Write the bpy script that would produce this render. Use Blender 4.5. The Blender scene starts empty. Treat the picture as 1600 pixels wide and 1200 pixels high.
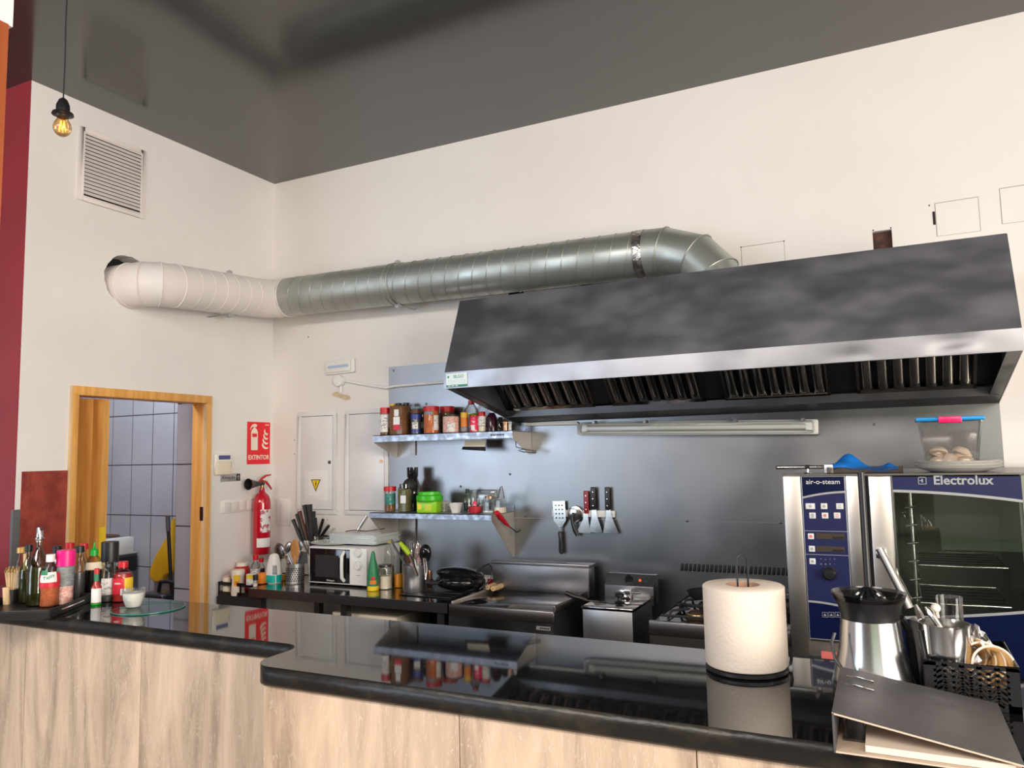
import bpy, bmesh, math, random
import numpy as np
from mathutils import Vector, Matrix
random.seed(7)
SC = bpy.context.scene
COL = SC.collection
pi = math.pi
# ---------------------------------------------------------------- camera
F_PX = 1195.918
R0 = (0.8959052, 0.4437804, -0.0203167)      # image right
R1 = (-0.0596680, 0.0748874, -0.9954052)     # image down
R2 = (-0.4402199, 0.8930010, 0.0935715)      # view direction
CAM = (3.629, -3.8, 1.62)
cd = bpy.data.cameras.new('camera'); cam = bpy.data.objects.new('camera', cd); COL.objects.link(cam)
cd.sensor_width = 36; cd.lens = F_PX / 1600 * 36; cd.clip_start = 0.02
cam.matrix_world = Matrix(((R0[0], -R1[0], -R2[0], CAM[0]), (R0[1], -R1[1], -R2[1], CAM[1]), (R0[2], -R1[2], -R2[2], CAM[2]), (0, 0, 0, 1)))
SC.camera = cam
# ---------------------------------------------------------------- world, lights, exposure
SC.view_settings.view_transform = 'Standard'; SC.view_settings.look = 'None'
SC.view_settings.gamma = 1; SC.view_settings.use_curve_mapping = False
SC.view_settings.exposure = 0.2
w = bpy.data.worlds.new('sky'); SC.world = w; w.use_nodes = True
nt = w.node_tree; nt.nodes.clear()
tc = nt.nodes.new('ShaderNodeTexCoord'); sx = nt.nodes.new('ShaderNodeSeparateXYZ'); cr = nt.nodes.new('ShaderNodeValToRGB')
bg = nt.nodes.new('ShaderNodeBackground'); wo = nt.nodes.new('ShaderNodeOutputWorld')
mr = nt.nodes.new('ShaderNodeMapRange'); mr.inputs[1].default_value = -0.3; mr.inputs[2].default_value = 0.5
nt.links.new(tc.outputs['Generated'], sx.inputs[0]); nt.links.new(sx.outputs[2], mr.inputs[0]); nt.links.new(mr.outputs[0], cr.inputs[0])
nt.links.new(cr.outputs[0], bg.inputs[0]); nt.links.new(bg.outputs[0], wo.inputs[0])
e = cr.color_ramp.elements
e[0].position = 0.0; e[0].color = (.30, .26, .22, 1); e[1].position = 1.0; e[1].color = (.62, .80, 1.15, 1)
for p_, c_ in ((.34, (.34, .32, .25, 1)), (.40, (.16, .24, .08, 1)), (.50, (.35, .48, .22, 1)), (.58, (.95, 1.0, 1.05, 1))):
    q_ = e.new(p_); q_.color = c_
bg.inputs[1].default_value = 1.6
def area(name, loc, direction, sx_, sy_, power, color, spread=180):
    l = bpy.data.lights.new(name, 'AREA'); l.shape = 'RECTANGLE'; l.size = sx_; l.size_y = sy_; l.energy = power; l.color = color
    l.spread = math.radians(spread)
    o = bpy.data.objects.new(name, l); COL.objects.link(o); o.location = loc
    o.rotation_euler = Vector(direction).to_track_quat('-Z', 'Y').to_euler(); return o
# daylight entering by the window openings behind the photographer, and unseen fill lights added below the ceiling
area('daylight_left_window', (-2.6, -8.75, 1.65), (0.25, 1, 0.02), 3.2, 2.5, 160, (.68, .81, 1.0))
area('daylight_right_window', (7.85, -4.6, 1.7), (-1, .30, 0.0), 3.4, 2.4, 330, (1.0, .91, .82))
area('ceiling_fill_light', (1.6, -5.4, 3.40), (0.0, .55, -1), 2.4, 1.2, 170, (1.0, .93, .87))
area('ceiling_fill_light', (5.2, -5.4, 3.40), (0.0, .55, -1), 2.4, 1.2, 170, (1.0, .90, .82))
area('storeroom_lamp', (-1.0, -.75, 3.0), (0, 0.1, -1), .6, .3, 34, (.84, .89, 1.0))

# ---------------------------------------------------------------- camera geometry solver (pixel + two known coordinates -> point)
def sol(px=None, py=None, x=None, y=None, z=None):
    A = []; b = []
    C_ = np.array(CAM); r0, r1, r2 = np.array(R0), np.array(R1), np.array(R2)
    if px is not None: v = F_PX*r0-(px-800)*r2; A.append(v); b.append(v@C_)
    if py is not None: v = F_PX*r1-(py-600)*r2; A.append(v); b.append(v@C_)
    for i, k in enumerate((x, y, z)):
        if k is not None: A.append(np.eye(3)[i]); b.append(k)
    return Vector([float(t) for t in np.linalg.solve(np.array(A), np.array(b))])
def mpp(P):     # metres per pixel at a point
    return (Vector(P)-Vector(CAM)).dot(Vector(R2))/F_PX
# ---------------------------------------------------------------- materials
def nodes(m):
    m.use_nodes = True; return m.node_tree.nodes, m.node_tree.links
def coords(n, l, scale=(1, 1, 1), kind='Object'):
    t = n.new('ShaderNodeTexCoord'); mp = n.new('ShaderNodeMapping'); mp.inputs['Scale'].default_value = scale
    l.new(t.outputs[kind], mp.inputs[0]); return mp.outputs[0]
def mat(name, col, rough=.5, metal=0, var=0, vscale=8, col2=None, bump=0, bscale=60, spec=.5, coat=0, emit=None, estr=0, rvar=0, stretch=(1, 1, 1), ior=None, alpha=None, vlo=.35, vhi=.65):
    m = bpy.data.materials.new(name); n, l = nodes(m); b = n['Principled BSDF']
    b.inputs['Base Color'].default_value = (*col, 1); b.inputs['Roughness'].default_value = rough; b.inputs['Metallic'].default_value = metal
    b.inputs['Specular IOR Level'].default_value = spec; b.inputs['Coat Weight'].default_value = coat
    if ior: b.inputs['IOR'].default_value = ior
    if emit: b.inputs['Emission Color'].default_value = (*emit, 1); b.inputs['Emission Strength'].default_value = estr
    if var or col2 or rvar:
        v = coords(n, l, stretch); ns = n.new('ShaderNodeTexNoise'); ns.inputs['Scale'].default_value = vscale; ns.inputs['Detail'].default_value = 2 if metal > .6 else 6
        l.new(v, ns.inputs['Vector'])
        r = n.new('ShaderNodeMapRange'); r.interpolation_type = 'SMOOTHSTEP'; r.inputs[1].default_value = vlo; r.inputs[2].default_value = vhi; l.new(ns.outputs[0], r.inputs[0])
        if var or col2:
            mx = n.new('ShaderNodeMix'); mx.data_type = 'RGBA'
            c2 = col2 or tuple(c*(1-var) for c in col)
            mx.inputs[6].default_value = (*col, 1); mx.inputs[7].default_value = (*c2, 1)
            l.new(r.outputs[0], mx.inputs[0]); l.new(mx.outputs[2], b.inputs['Base Color'])
        if rvar:
            r2_ = n.new('ShaderNodeMapRange'); r2_.interpolation_type = 'SMOOTHSTEP'; r2_.inputs[1].default_value = .3; r2_.inputs[2].default_value = .7
            r2_.inputs[3].default_value = max(.02, rough-rvar); r2_.inputs[4].default_value = rough+rvar
            l.new(ns.outputs[0], r2_.inputs[0]); l.new(r2_.outputs[0], b.inputs['Roughness'])
    if bump:
        v = coords(n, l, stretch); ns = n.new('ShaderNodeTexNoise'); ns.inputs['Scale'].default_value = bscale; ns.inputs['Detail'].default_value = 4
        l.new(v, ns.inputs['Vector']); bp = n.new('ShaderNodeBump'); bp.inputs['Strength'].default_value = bump; bp.inputs['Distance'].default_value = .01
        l.new(ns.outputs[0], bp.inputs['Height']); l.new(bp.outputs[0], b.inputs['Normal'])
    return m
def clear(name, col=(.95, .97, .96), gloss=.06, rough=.03):
    """thin clear glass or plastic: see-through with a fresnel reflection"""
    m = bpy.data.materials.new(name); n, l = nodes(m); n.clear()
    o = n.new('ShaderNodeOutputMaterial'); t = n.new('ShaderNodeBsdfTransparent'); g = n.new('ShaderNodeBsdfGlossy'); mx = n.new('ShaderNodeMixShader')
    t.inputs[0].default_value = (*col, 1); g.inputs['Roughness'].default_value = rough
    fr = n.new('ShaderNodeFresnel'); fr.inputs[0].default_value = 1.45
    ad = n.new('ShaderNodeMath'); ad.operation = 'MULTIPLY_ADD'; ad.inputs[1].default_value = .55; ad.inputs[2].default_value = gloss*.6; l.new(fr.outputs[0], ad.inputs[0])
    l.new(ad.outputs[0], mx.inputs[0]); l.new(t.outputs[0], mx.inputs[1]); l.new(g.outputs[0], mx.inputs[2]); l.new(mx.outputs[0], o.inputs[0])
    return m
MT = {}
def P(key, *a, **k): MT[key] = mat(key, *a, **k); return MT[key]
P('white_paint', (.80, .765, .72), .62, var=.05, vscale=1.3, bump=.10, bscale=9, spec=.3)
P('white_paint_left', (.80, .78, .755), .62, var=.06, vscale=1.5, bump=.10, bscale=9, spec=.3)
P('ceiling_gloss', (.040, .041, .040), .13, var=.1, vscale=2, spec=.5, ior=1.85, bump=.02, bscale=3)
P('red_wall', (.30, .028, .038), .45, var=.12, vscale=3)
P('red_stucco', (.33, .050, .030), .6, col2=(.22, .028, .02), vscale=14, bump=.3, bscale=60)
P('floor_tile', (.34, .29, .25), .35, var=.25, vscale=5)
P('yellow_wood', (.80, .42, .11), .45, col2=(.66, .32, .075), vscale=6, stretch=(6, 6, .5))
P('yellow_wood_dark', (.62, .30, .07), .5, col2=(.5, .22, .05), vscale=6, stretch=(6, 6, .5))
P('bare_wood', (.80, .55, .30), .7, var=.2, vscale=12, stretch=(4, 4, .4))
P('orange_wood', (.36, .10, .035), .4, col2=(.30, .075, .02), vscale=8, stretch=(5, 5, .4))
P('grey_metal', (.22, .22, .23), .4, metal=.7)
P('steel', (.56, .56, .57), .37, metal=1, rvar=.07, vscale=3, var=.18, bump=.06, bscale=4)
P('steel_panel', (.245, .25, .262), .335, metal=1, rvar=.04, vscale=2.4, col2=(.29, .29, .30), bump=.05, bscale=2.2)
P('steel_hood', (.185, .19, .215), .48, metal=.9, rvar=.06, vscale=4, vlo=.28, vhi=.75, col2=(.29, .295, .325), bump=.08, bscale=2.2, stretch=(1, 1, 2.2))
P('steel_fascia', (.31, .31, .33), .38, metal=1, rvar=.08, vscale=5, var=.12, bump=.08, bscale=5)
P('steel_dark', (.14, .14, .145), .40, metal=1, rvar=.1, vscale=4)
P('steel_filter', (.62, .60, .56), .13, metal=1)
P('steel_bright', (.74, .73, .71), .18, metal=1, rvar=.05, vscale=4)
P('steel_shelf', (.42, .45, .52), .38, metal=1, var=.25, vscale=30, rvar=.08)
P('steel_worktop', (.36, .34, .33), .13, metal=1, rvar=.05, vscale=5, var=.2)
P('steel_edge', (.26, .24, .235), .34, metal=1)
P('galvanised', (.44, .465, .43), .44, metal=.75, var=.15, vscale=5, rvar=.08)
P('duct_white', (.78, .73, .70), .5, var=.05, vscale=4)
P('foil_tape', (.62, .57, .53), .22, metal=.9, var=.55, vscale=26, bump=.6, bscale=60)
P('void', (.008, .008, .009), .8)
P('rust', (.10, .035, .02), .8, col2=(.04, .02, .015), vscale=30)
P('black_granite', (.012, .012, .013), .035, ior=1.62, spec=.5, var=.5, vscale=60)
P('granite_edge', (.012, .011, .010), .30, spec=.3, col2=(.036, .028, .018), vscale=22, bump=.25, bscale=28, stretch=(.6, 1, 1), vlo=.5, vhi=.75)
P('black_plastic', (.012, .012, .013), .35)
P('black_matte', (.015, .015, .016), .7)
P('black_gloss', (.008, .008, .01), .08)
P('dark_red_plastic', (.16, .02, .02), .4)
P('white_plastic', (.80, .79, .76), .35)
P('cream_plastic', (.78, .70, .55), .4)
P('grey_plastic', (.35, .36, .37), .4)
P('lcd_blue', (.06, .07, .24), .2)
P('sign_red', (.80, .012, .025), .35)
P('sign_cream', (.82, .76, .62), .4)
P('extinguisher_red', (.50, .006, .022), .16, coat=.5)
P('cabinet_white', (.76, .75, .745), .4, var=.05, vscale=6)
P('label_white', (.80, .79, .77), .5)
P('sign_yellow', (.85, .58, .02), .4)
P('putty', (.66, .52, .33), .8, var=.2, vscale=30)
P('lamp_diffuser', (.78, .76, .70), .25)
P('storeroom_tile', (.42, .44, .47), .14, var=.1, vscale=2)
P('grout', (.03, .03, .033), .7)
P('crack', (.28, .24, .21), .8)
# ---------------------------------------------------------------- mesh builder
class MB:
    def __init__(s): s.v = []; s.f = []; s.mi = []; s.sm = []; s.M = Matrix.Identity(4)
    def at(s, loc=(0, 0, 0), rot=(0, 0, 0), sc=(1, 1, 1)):
        from mathutils import Euler
        s.M = Matrix.Translation(loc) @ Euler(rot).to_matrix().to_4x4() @ Matrix.Diagonal((*sc, 1)); return s
    def add(s, vs, fs, m=0, smooth=False):
        k = len(s.v); s.v += [s.M @ Vector(v) for v in vs]
        for f in fs: s.f.append([k+i for i in f]); s.mi.append(m); s.sm.append(smooth)
        return s
    def box(s, x0, x1, y0, y1, z0, z1, m=0):
        return s.add([(x0, y0, z0), (x1, y0, z0), (x1, y1, z0), (x0, y1, z0), (x0, y0, z1), (x1, y0, z1), (x1, y1, z1), (x0, y1, z1)],
                     [(0, 3, 2, 1), (4, 5, 6, 7), (0, 1, 5, 4), (1, 2, 6, 5), (2, 3, 7, 6), (3, 0, 4, 7)], m)
    def poly(s, pts, m=0): return s.add(pts, [list(range(len(pts)))], m)
    def prism(s, poly, axis, a0, a1, m=0, smooth=False):
        """poly: 2-D outline; axis 'x': (y,z), 'y': (x,z), 'z': (x,y)"""
        def mk(p, a): return (a, p[0], p[1]) if axis == 'x' else (p[0], a, p[1]) if axis == 'y' else (p[0], p[1], a)
        n = len(poly); vs = [mk(p, a0) for p in poly]+[mk(p, a1) for p in poly]
        s.add(vs, [list(range(n))[::-1], list(range(n, 2*n))], m)
        k = len(s.v)-2*n
        for i in range(n): j = (i+1) % n; s.f.append([k+i, k+j, k+n+j, k+n+i]); s.mi.append(m); s.sm.append(smooth)
        return s
    def lathe(s, prof, c=(0, 0, 0), n=24, m=0, axis='z', cap=True, a0=0, a1=2*pi, ms=None, sq=0):
        """prof: list of (r, h); sq>0 squares the section (rounded-square bottles); ms: material per ring"""
        full = abs(a1-a0-2*pi) < 1e-6; nn = n if full else n+1
        vs = []
        for r, h in prof:
            for i in range(nn):
                a = a0+(a1-a0)*i/n; ca, sa = math.cos(a), math.sin(a)
                k = 1.0
                if sq: k = 1/((abs(ca)**sq+abs(sa)**sq)**(1/sq))
                x, y = r*k*ca, r*k*sa
                vs.append((x+c[0], y+c[1], h+c[2]) if axis == 'z' else (h+c[0], x+c[1], y+c[2]) if axis == 'x' else (x+c[0], h+c[1], y+c[2]))
        k0 = len(s.v); s.v += [s.M @ Vector(v) for v in vs]
        for j in range(len(prof)-1):
            for i in range(n):
                i2 = (i+1) % nn if full else i+1
                f = [k0+j*nn+i, k0+j*nn+i2, k0+(j+1)*nn+i2, k0+(j+1)*nn+i]
                s.f.append(f if axis != 'y' else f[::-1]); s.mi.append(ms[j] if ms else m); s.sm.append(True)
        if cap and full:
            if prof[0][0] > 1e-5: s.f.append([k0+i for i in range(nn)][::-1]); s.mi.append(ms[0] if ms else m); s.sm.append(False)
            if prof[-1][0] > 1e-5: s.f.append([k0+(len(prof)-1)*nn+i for i in range(nn)]); s.mi.append(ms[-1] if ms else m); s.sm.append(False)
        return s
    def cyl(s, c, r, h, n=20, m=0, axis='z', r2=None): return s.lathe([(r, 0), (r if r2 is None else r2, h)], c, n, m, axis)
    def ball(s, c, r, rz=None, n=16, m=0, k=8, lo=-pi/2, hi=pi/2, axis='z'):
        rz = rz or r; return s.lathe([(max(1e-6, r*math.cos(lo+(hi-lo)*i/k)), rz*math.sin(lo+(hi-lo)*i/k)) for i in range(k+1)], c, n, m, axis, cap=True)
    def tube(s, pts, r, n=8, m=0, closed=False, taper=None):
        pts = [Vector(p) for p in pts]; N = len(pts); vs = []; up = Vector((0, 0, 1)); prev = None
        for i, p in enumerate(pts):
            if closed: t = pts[(i+1) % N]-pts[i-1]
            else: t = pts[min(i+1, N-1)]-pts[max(i-1, 0)]
            t.normalize()
            if prev is None:
                a = t.cross(up)
                if a.length < .05: a = t.cross(Vector((1, 0, 0)))
            else: a = prev-t*prev.dot(t)
            a.normalize(); prev = a; b = t.cross(a)
            rr = (taper[i] if taper else 1)*r
            for j in range(n): q = 2*pi*j/n; vs.append(p+a*rr*math.cos(q)+b*rr*math.sin(q))
        k0 = len(s.v); s.v += [s.M @ v for v in vs]
        for i in range(N if closed else N-1):
            i2 = (i+1) % N
            for j in range(n): j2 = (j+1) % n; s.f.append([k0+i*n+j, k0+i*n+j2, k0+i2*n+j2, k0+i2*n+j]); s.mi.append(m); s.sm.append(True)
        if not closed:
            s.f.append([k0+j for j in range(n)][::-1]); s.f.append([k0+(N-1)*n+j for j in range(n)]); s.mi += [m, m]; s.sm += [False, False]
        return s
    def build(s, name, mats, parent=None, bevel=0, loc=None, rot=None, seg=2, sharp=40, solid=0, sub=0):
        if not isinstance(mats, (list, tuple)): mats = [mats]
        me = bpy.data.meshes.new(name); me.from_pydata([tuple(v) for v in s.v], [], s.f)
        for m in mats: me.materials.append(MT[m] if isinstance(m, str) else m)
        for p_, mi, sm in zip(me.polygons, s.mi, s.sm): p_.material_index = mi; p_.use_smooth = sm
        bm = bmesh.new(); bm.from_mesh(me)
        bmesh.ops.remove_doubles(bm, verts=bm.verts, dist=1e-6)
        bmesh.ops.recalc_face_normals(bm, faces=bm.faces)
        if bevel:
            ed = [e_ for e_ in bm.edges if len(e_.link_faces) == 2 and e_.calc_face_angle(0) > .6]
            rb_ = bmesh.ops.bevel(bm, geom=ed, offset=bevel, segments=seg, affect='EDGES', profile=.5, clamp_overlap=True)
            for f_ in rb_['faces']: f_.smooth = True
        bm.to_mesh(me); bm.free()
        if any(s.sm) or bevel: me.set_sharp_from_angle(angle=math.radians(sharp))
        o = bpy.data.objects.new(name, me); COL.objects.link(o)
        if parent: o.parent = parent
        if loc is not None: o.location = loc
        if rot is not None: o.rotation_euler = rot
        if solid: md = o.modifiers.new('s', 'SOLIDIFY'); md.thickness = solid; md.offset = 0
        if sub: md = o.modifiers.new('u', 'SUBSURF'); md.levels = sub; md.render_levels = sub
        return o
def tag(o, label, cat, group=None, kind=None):
    if label: o['label'] = label
    if cat: o['category'] = cat
    if group: o['group'] = group
    if kind: o['kind'] = kind
    return o
def thing(name, label, cat, loc=(0, 0, 0), rz=0, group=None, rot=None):
    o = bpy.data.objects.new(name, None); COL.objects.link(o); o.empty_display_size = .05
    o.location = loc; o.rotation_euler = rot or (0, 0, rz); return tag(o, label, cat, group)
def struct(o): o['kind'] = 'structure'; return o
def text(name, body, size, loc, rot, m, parent=None, ext=.0006, align='CENTER', sx=1, bold=0):
    cu = bpy.data.curves.new(name, 'FONT'); cu.body = body; cu.size = size; cu.extrude = ext; cu.align_x = align; cu.align_y = 'CENTER'; cu.offset = bold; cu.resolution_u = 3
    o = bpy.data.objects.new(name, cu); COL.objects.link(o)
    dg = bpy.context.evaluated_depsgraph_get(); dg.update()
    me = bpy.data.meshes.new_from_object(o.evaluated_get(dg)); bpy.data.objects.remove(o); bpy.data.curves.remove(cu)
    me.materials.clear(); me.materials.append(MT[m] if isinstance(m, str) else m)
    o = bpy.data.objects.new(name, me); COL.objects.link(o); o.location = loc; o.rotation_euler = rot; o.scale = (sx, 1, 1)
    if parent: o.parent = parent
    return o
FRONT = (pi/2, 0, 0)            # text facing -y
FACEX = (pi/2, 0, pi/2)         # text facing +x
def copy_tree(o, parent=None):
    c = o.copy(); COL.objects.link(c)
    if parent: c.parent = parent
    for ch in list(o.children): copy_tree(ch, c)
    return c
def wall_sheet(outer, holes, to3, thick, name, m):
    """flat wall with holes: outlines in 2-D, to3(u, v, d) gives the 3-D point d metres into the wall"""
    bm = bmesh.new()
    loops = []
    for lp in [outer]+holes:
        vs = [bm.verts.new(to3(u, v, 0)) for u, v in lp]; es = [bm.edges.new((vs[i], vs[(i+1) % len(vs)])) for i in range(len(vs))]
        loops.append((vs, es))
    bmesh.ops.triangle_fill(bm, use_beauty=True, use_dissolve=False, edges=bm.edges[:])
    front = bm.faces[:]
    off = Vector(to3(0, 0, thick))-Vector(to3(0, 0, 0))
    ret = bmesh.ops.extrude_face_region(bm, geom=front)
    bmesh.ops.translate(bm, verts=[g for g in ret['geom'] if isinstance(g, bmesh.types.BMVert)], vec=off)
    bmesh.ops.recalc_face_normals(bm, faces=bm.faces)
    me = bpy.data.meshes.new(name); bm.to_mesh(me); bm.free(); me.materials.append(MT[m])
    o = bpy.data.objects.new(name, me); COL.objects.link(o); return struct(o)
def rect(u0, u1, v0, v1): return [(u0, v0), (u1, v0), (u1, v1), (u0, v1)]
def circ(cu, cv, r, n=32, wob=0): return [(cu+(r+wob*math.sin(i*2.3)*math.cos(i*1.1))*math.cos(2*pi*i/n), cv+(r+wob*math.sin(i*2.3)*math.cos(i*1.1))*math.sin(2*pi*i/n)) for i in range(n)]
# ================================================================ THE ROOM
P('brown_wall', (.17, .13, .115), .6)
H = 3.479
MB().box(-6, 8, -9, 1.2, -.1, 0).build('floor', 'floor_tile')['kind'] = 'structure'
struct(MB().box(-6, 8, -9, 1.2, H, H+.1).build('ceiling', 'ceiling_gloss'))
# back wall with a rusty beam pocket
pocket = rect(3.606, 3.685, 2.44, 2.606)
wall_sheet(rect(-.12, 8, 0, H), [pocket], lambda u, v, d: (u, d, v), .12, 'wall_back', 'white_paint')
o = MB().box(3.600, 3.690, .03, .05, 2.43, 2.61).build('rusty_beam_end', 'rust'); tag(o, 'rusty brown beam end in a square wall pocket above the hood', 'beam end')
# left wall with doorway and duct hole
DC = (-1.085, 2.600)
wall_sheet([(-1.63, 0), (-1.345, 0), (-1.345, 1.98), (-.545, 1.98), (-.545, 0), (0, 0), (0, H), (-1.63, H)], [circ(DC[0], DC[1], .136, 36, .004)],
           lambda u, v, d: (-d, u, v), .11, 'wall_left', 'white_paint_left')
struct(MB().box(-6, -.003, -1.635, -1.52, 0, H).build('wall_red', 'red_wall'))
struct(MB().box(-.012, .004, -1.640, -1.60, 0, 1.42).build('trim_1', 'grey_metal'))      # steel corner guard
# white edge strip of the box corner, wooden post with white head
# room behind the camera
struct(MB().box(-6.1, -6, -9, -1.6, 0, H).build('wall_far_left', 'white_paint_left'))
wall_sheet(rect(-9, 1.2, 0, H), [rect(-6.3, -2.9, .5, 2.9)], lambda u, v, d: (8+d, u, v), .15, 'wall_right', 'white_paint')
wall_sheet(rect(-6, 8, 0, H), [rect(-4.2, -1.0, .4, 2.9), rect(4.0, 7.5, .4, 2.9)], lambda u, v, d: (u, -9-d, v), .15, 'wall_rear', 'brown_wall')
def window(i, horiz, a0, a1, b0, b1, pos):
    b = MB(); t = .06; mid = (a0+a1)/2
    for (u0, u1, v0, v1) in ((a0, a0+t, b0, b1), (a1-t, a1, b0, b1), (a0, a1, b0, b0+t), (a0, a1, b1-t, b1), (mid-t/2, mid+t/2, b0, b1), (a0, a1, b0+1.75, b0+1.8)):
        if horiz: b.box(u0, u1, pos-.04, pos+.04, v0, v1)
        else: b.box(pos-.04, pos+.04, u0, u1, v0, v1)
    o_ = struct(b.build('window_%d' % i, 'grey_metal'))
window(1, True, -4.2, -1.0, .4, 2.9, -9.07); window(2, True, 4.0, 7.5, .4, 2.9, -9.07)
window(3, False, -6.3, -2.9, .5, 2.9, 8.07)
# wooden post with a white head at the far left of the view
pr = sol(px=14, py=38, y=-2.9)
struct(MB().box(pr.x-.10, pr.x, -3.0, -2.9, 0, pr.z).build('trim_2', 'orange_wood'))
struct(MB().box(pr.x-.11, pr.x-.004, -3.004, -2.89, pr.z, H).build('trim_3', 'white_plastic'))
# outlines of blocked openings in the back wall (thin plaster cracks)
b = MB()
def crack(x0, z0, x1, z1, w_=.0025, m=0):
    d = Vector((x1-x0, z1-z0)); n_ = Vector((-d.y, d.x)).normalized()*w_/2
    b.add([(x0-n_.x, -.0008, z0-n_.y), (x1-n_.x, -.0008, z1-n_.y), (x1+n_.x, -.0008, z1+n_.y), (x0+n_.x, -.0008, z0+n_.y)], [(0, 1, 2, 3)], m)
for (x0, x1, z0, z1) in ((3.023, 3.223, 2.45, 2.616), (3.862, 4.027, 2.546, 2.695), (4.107, 4.30, 2.564, 2.719)):
    crack(x0, z1, x1, z1+.002); crack(x0, z0, x0, z1); crack(x1, z0, x1, z1, .0015); crack(x0, z0, x1, z0, .0015)
crack(3.855, 2.60, 3.855, 2.66, .010, 1)
for (x, z) in ((3.023, 2.616), (3.223, 2.618), (3.61, 2.612), (3.682, 2.612), (3.84, 2.69), (.46, 1.25), (.19, 1.75), (.19, 1.66)): crack(x-.003, z, x+.003, z, .006, 1)
for (x, z) in ((1.4, 2.31), (1.5, 2.30), (.30, 2.41)): crack(x-.004, z, x+.004, z, .008, 1)
struct(b.build('trim_4', ['crack', 'void']))
# openings beneath the duct where it passes behind the hood
for (x0, x1, z0, z1) in ((1.748, 1.839, 2.44, 2.545), (2.18, 2.60, 2.44, 2.548)):
    struct(MB().box(x0, x1, -.004, -.001, z0, z1).build('trim_5', 'void'))
struct(MB().box(2.535, 2.66, -.006, -.002, 2.44, 2.56).build('trim_6', 'red_wall'))
# red stucco patch left of the door
struct(MB().box(0, .006, -1.606, -1.388, .9, 1.594).build('trim_7', 'red_stucco'))
# ------------------------------------------------ storeroom behind the left wall
def tiles(name, orient, fixed, u0, u1, uj, z_joints, flip=1):
    """tiled wall: tile faces stand 1 mm proud of the grout sheet"""
    b = MB(); zj = [0]+[z for z in z_joints if 0 < z < H]+[H]
    us = [u0]+sorted(u for u in uj if u0 < u < u1)+[u1]
    g = .0035
    def bx(a0, a1, c0, c1, z0, z1, m):
        if orient == 'y': b.box(a0, a1, c0, c1, z0, z1, m)
        else: b.box(c0, c1, a0, a1, z0, z1, m)
    bx(u0, u1, fixed, fixed+.05*flip, 0, H, 1) if flip > 0 else bx(u0, u1, fixed+.05*flip, fixed, 0, H, 1)
    for i in range(len(us)-1):
        for j in range(len(zj)-1):
            d0, d1 = (fixed-.002, fixed+.004) if flip > 0 else (fixed-.004, fixed+.002)
            bx(us[i]+g, us[i+1]-g, d0, d1, zj[j]+g, zj[j+1]-g, 0)
    return struct(b.build(name, ['storeroom_tile', 'grout']))
ZJ = [.13+.37*k for k in range(0, 10)]
tiles('wall_storeroom_back', 'y', .1, -3.2, -.28, [-1.48-.222*k for k in range(-6, 9)], [z for z in ZJ])
tiles('wall_storeroom_column', 'y', -.5, -.29, -.112, [], ZJ)
tiles('wall_storeroom_side', 'x', -.29, -.5, .1, [-.2], ZJ, flip=1)
struct(MB().box(-3.3, -3.2, -1.6, .2, 0, H).build('wall_storeroom_far', 'storeroom_tile'))
# ------------------------------------------------ door frame and folding door
b = MB(); y0, y1, zt = -1.378, -.516, 2.012
b.box(-.11, .012, y0, y0+.035, 0, zt-.0451); b.box(-.11, .012, y1-.030, y1, 0, zt-.0451); b.box(-.11, .012, y0, y1, zt-.045, zt)
dr = b.build('door_1', 'yellow_wood', bevel=.002); struct(dr)
b = MB(); b.box(-.02, .013, y1-.033, y1-.030, .0, 1.96); b.box(.002, .0135, y1-.001, y1+.008, 0, zt); b.box(.002, .0135, y0-.008, y0+.002, 0, zt, 0)
b.build('frame_edge', 'bare_wood', dr)
MB().box(-.03, -.004, y1-.034, y1-.0305, 1.28, 1.36).build('strike_plate', 'steel_dark', dr)
# folding panels, concertinaed at the left jamb
fd = thing('folding_door', 'yellow accordion folding door pushed open against the left side of the doorway', 'door', (-.045, -1.30, 0))
edges_y = [-.040, -.012, .018, .048, .075, .100, .150]
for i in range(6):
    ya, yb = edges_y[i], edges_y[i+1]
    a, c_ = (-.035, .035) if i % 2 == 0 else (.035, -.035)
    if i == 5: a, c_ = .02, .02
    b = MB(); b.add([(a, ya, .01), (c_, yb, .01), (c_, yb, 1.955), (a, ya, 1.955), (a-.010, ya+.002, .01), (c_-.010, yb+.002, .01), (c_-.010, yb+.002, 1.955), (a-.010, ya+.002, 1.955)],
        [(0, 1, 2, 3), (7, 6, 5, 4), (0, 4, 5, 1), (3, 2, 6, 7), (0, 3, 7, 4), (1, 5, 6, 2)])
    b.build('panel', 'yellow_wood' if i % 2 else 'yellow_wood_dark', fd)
MB().box(.0201, .024, .105, .145, .01, 1.30).build('lower_panel', 'sign_yellow', fd, bevel=.001)
# ================================================================ BAR COUNTER
YB = -1.91; ZT = 1.15
def slab_outline(off=0):
    yl, yr = -2.25+off, -2.437+off
    pts = [(-1.2, YB), (-1.2, yl)]
    x0 = 2.262-off
    r = .055
    # concave fillet then convex corner
    pts += [(x0-r+r*math.sin(t), yl-r+r*math.cos(t)) for t in [k*pi/2/8 for k in range(9)]]
    r2 = .06
    pts += [(x0+r2-r2*math.cos(t), yr+r2-r2*math.sin(t)) for t in [k*pi/2/8 for k in range(9)]]
    pts += [(5.4, yr), (5.4, YB)]
    return pts
bar = thing('bar_counter', 'long bar counter with glossy black granite top and beige travertine panels', 'bar counter', (0, 0, 0))
ol = slab_outline()
b = MB(); n_ = len(ol)
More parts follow.
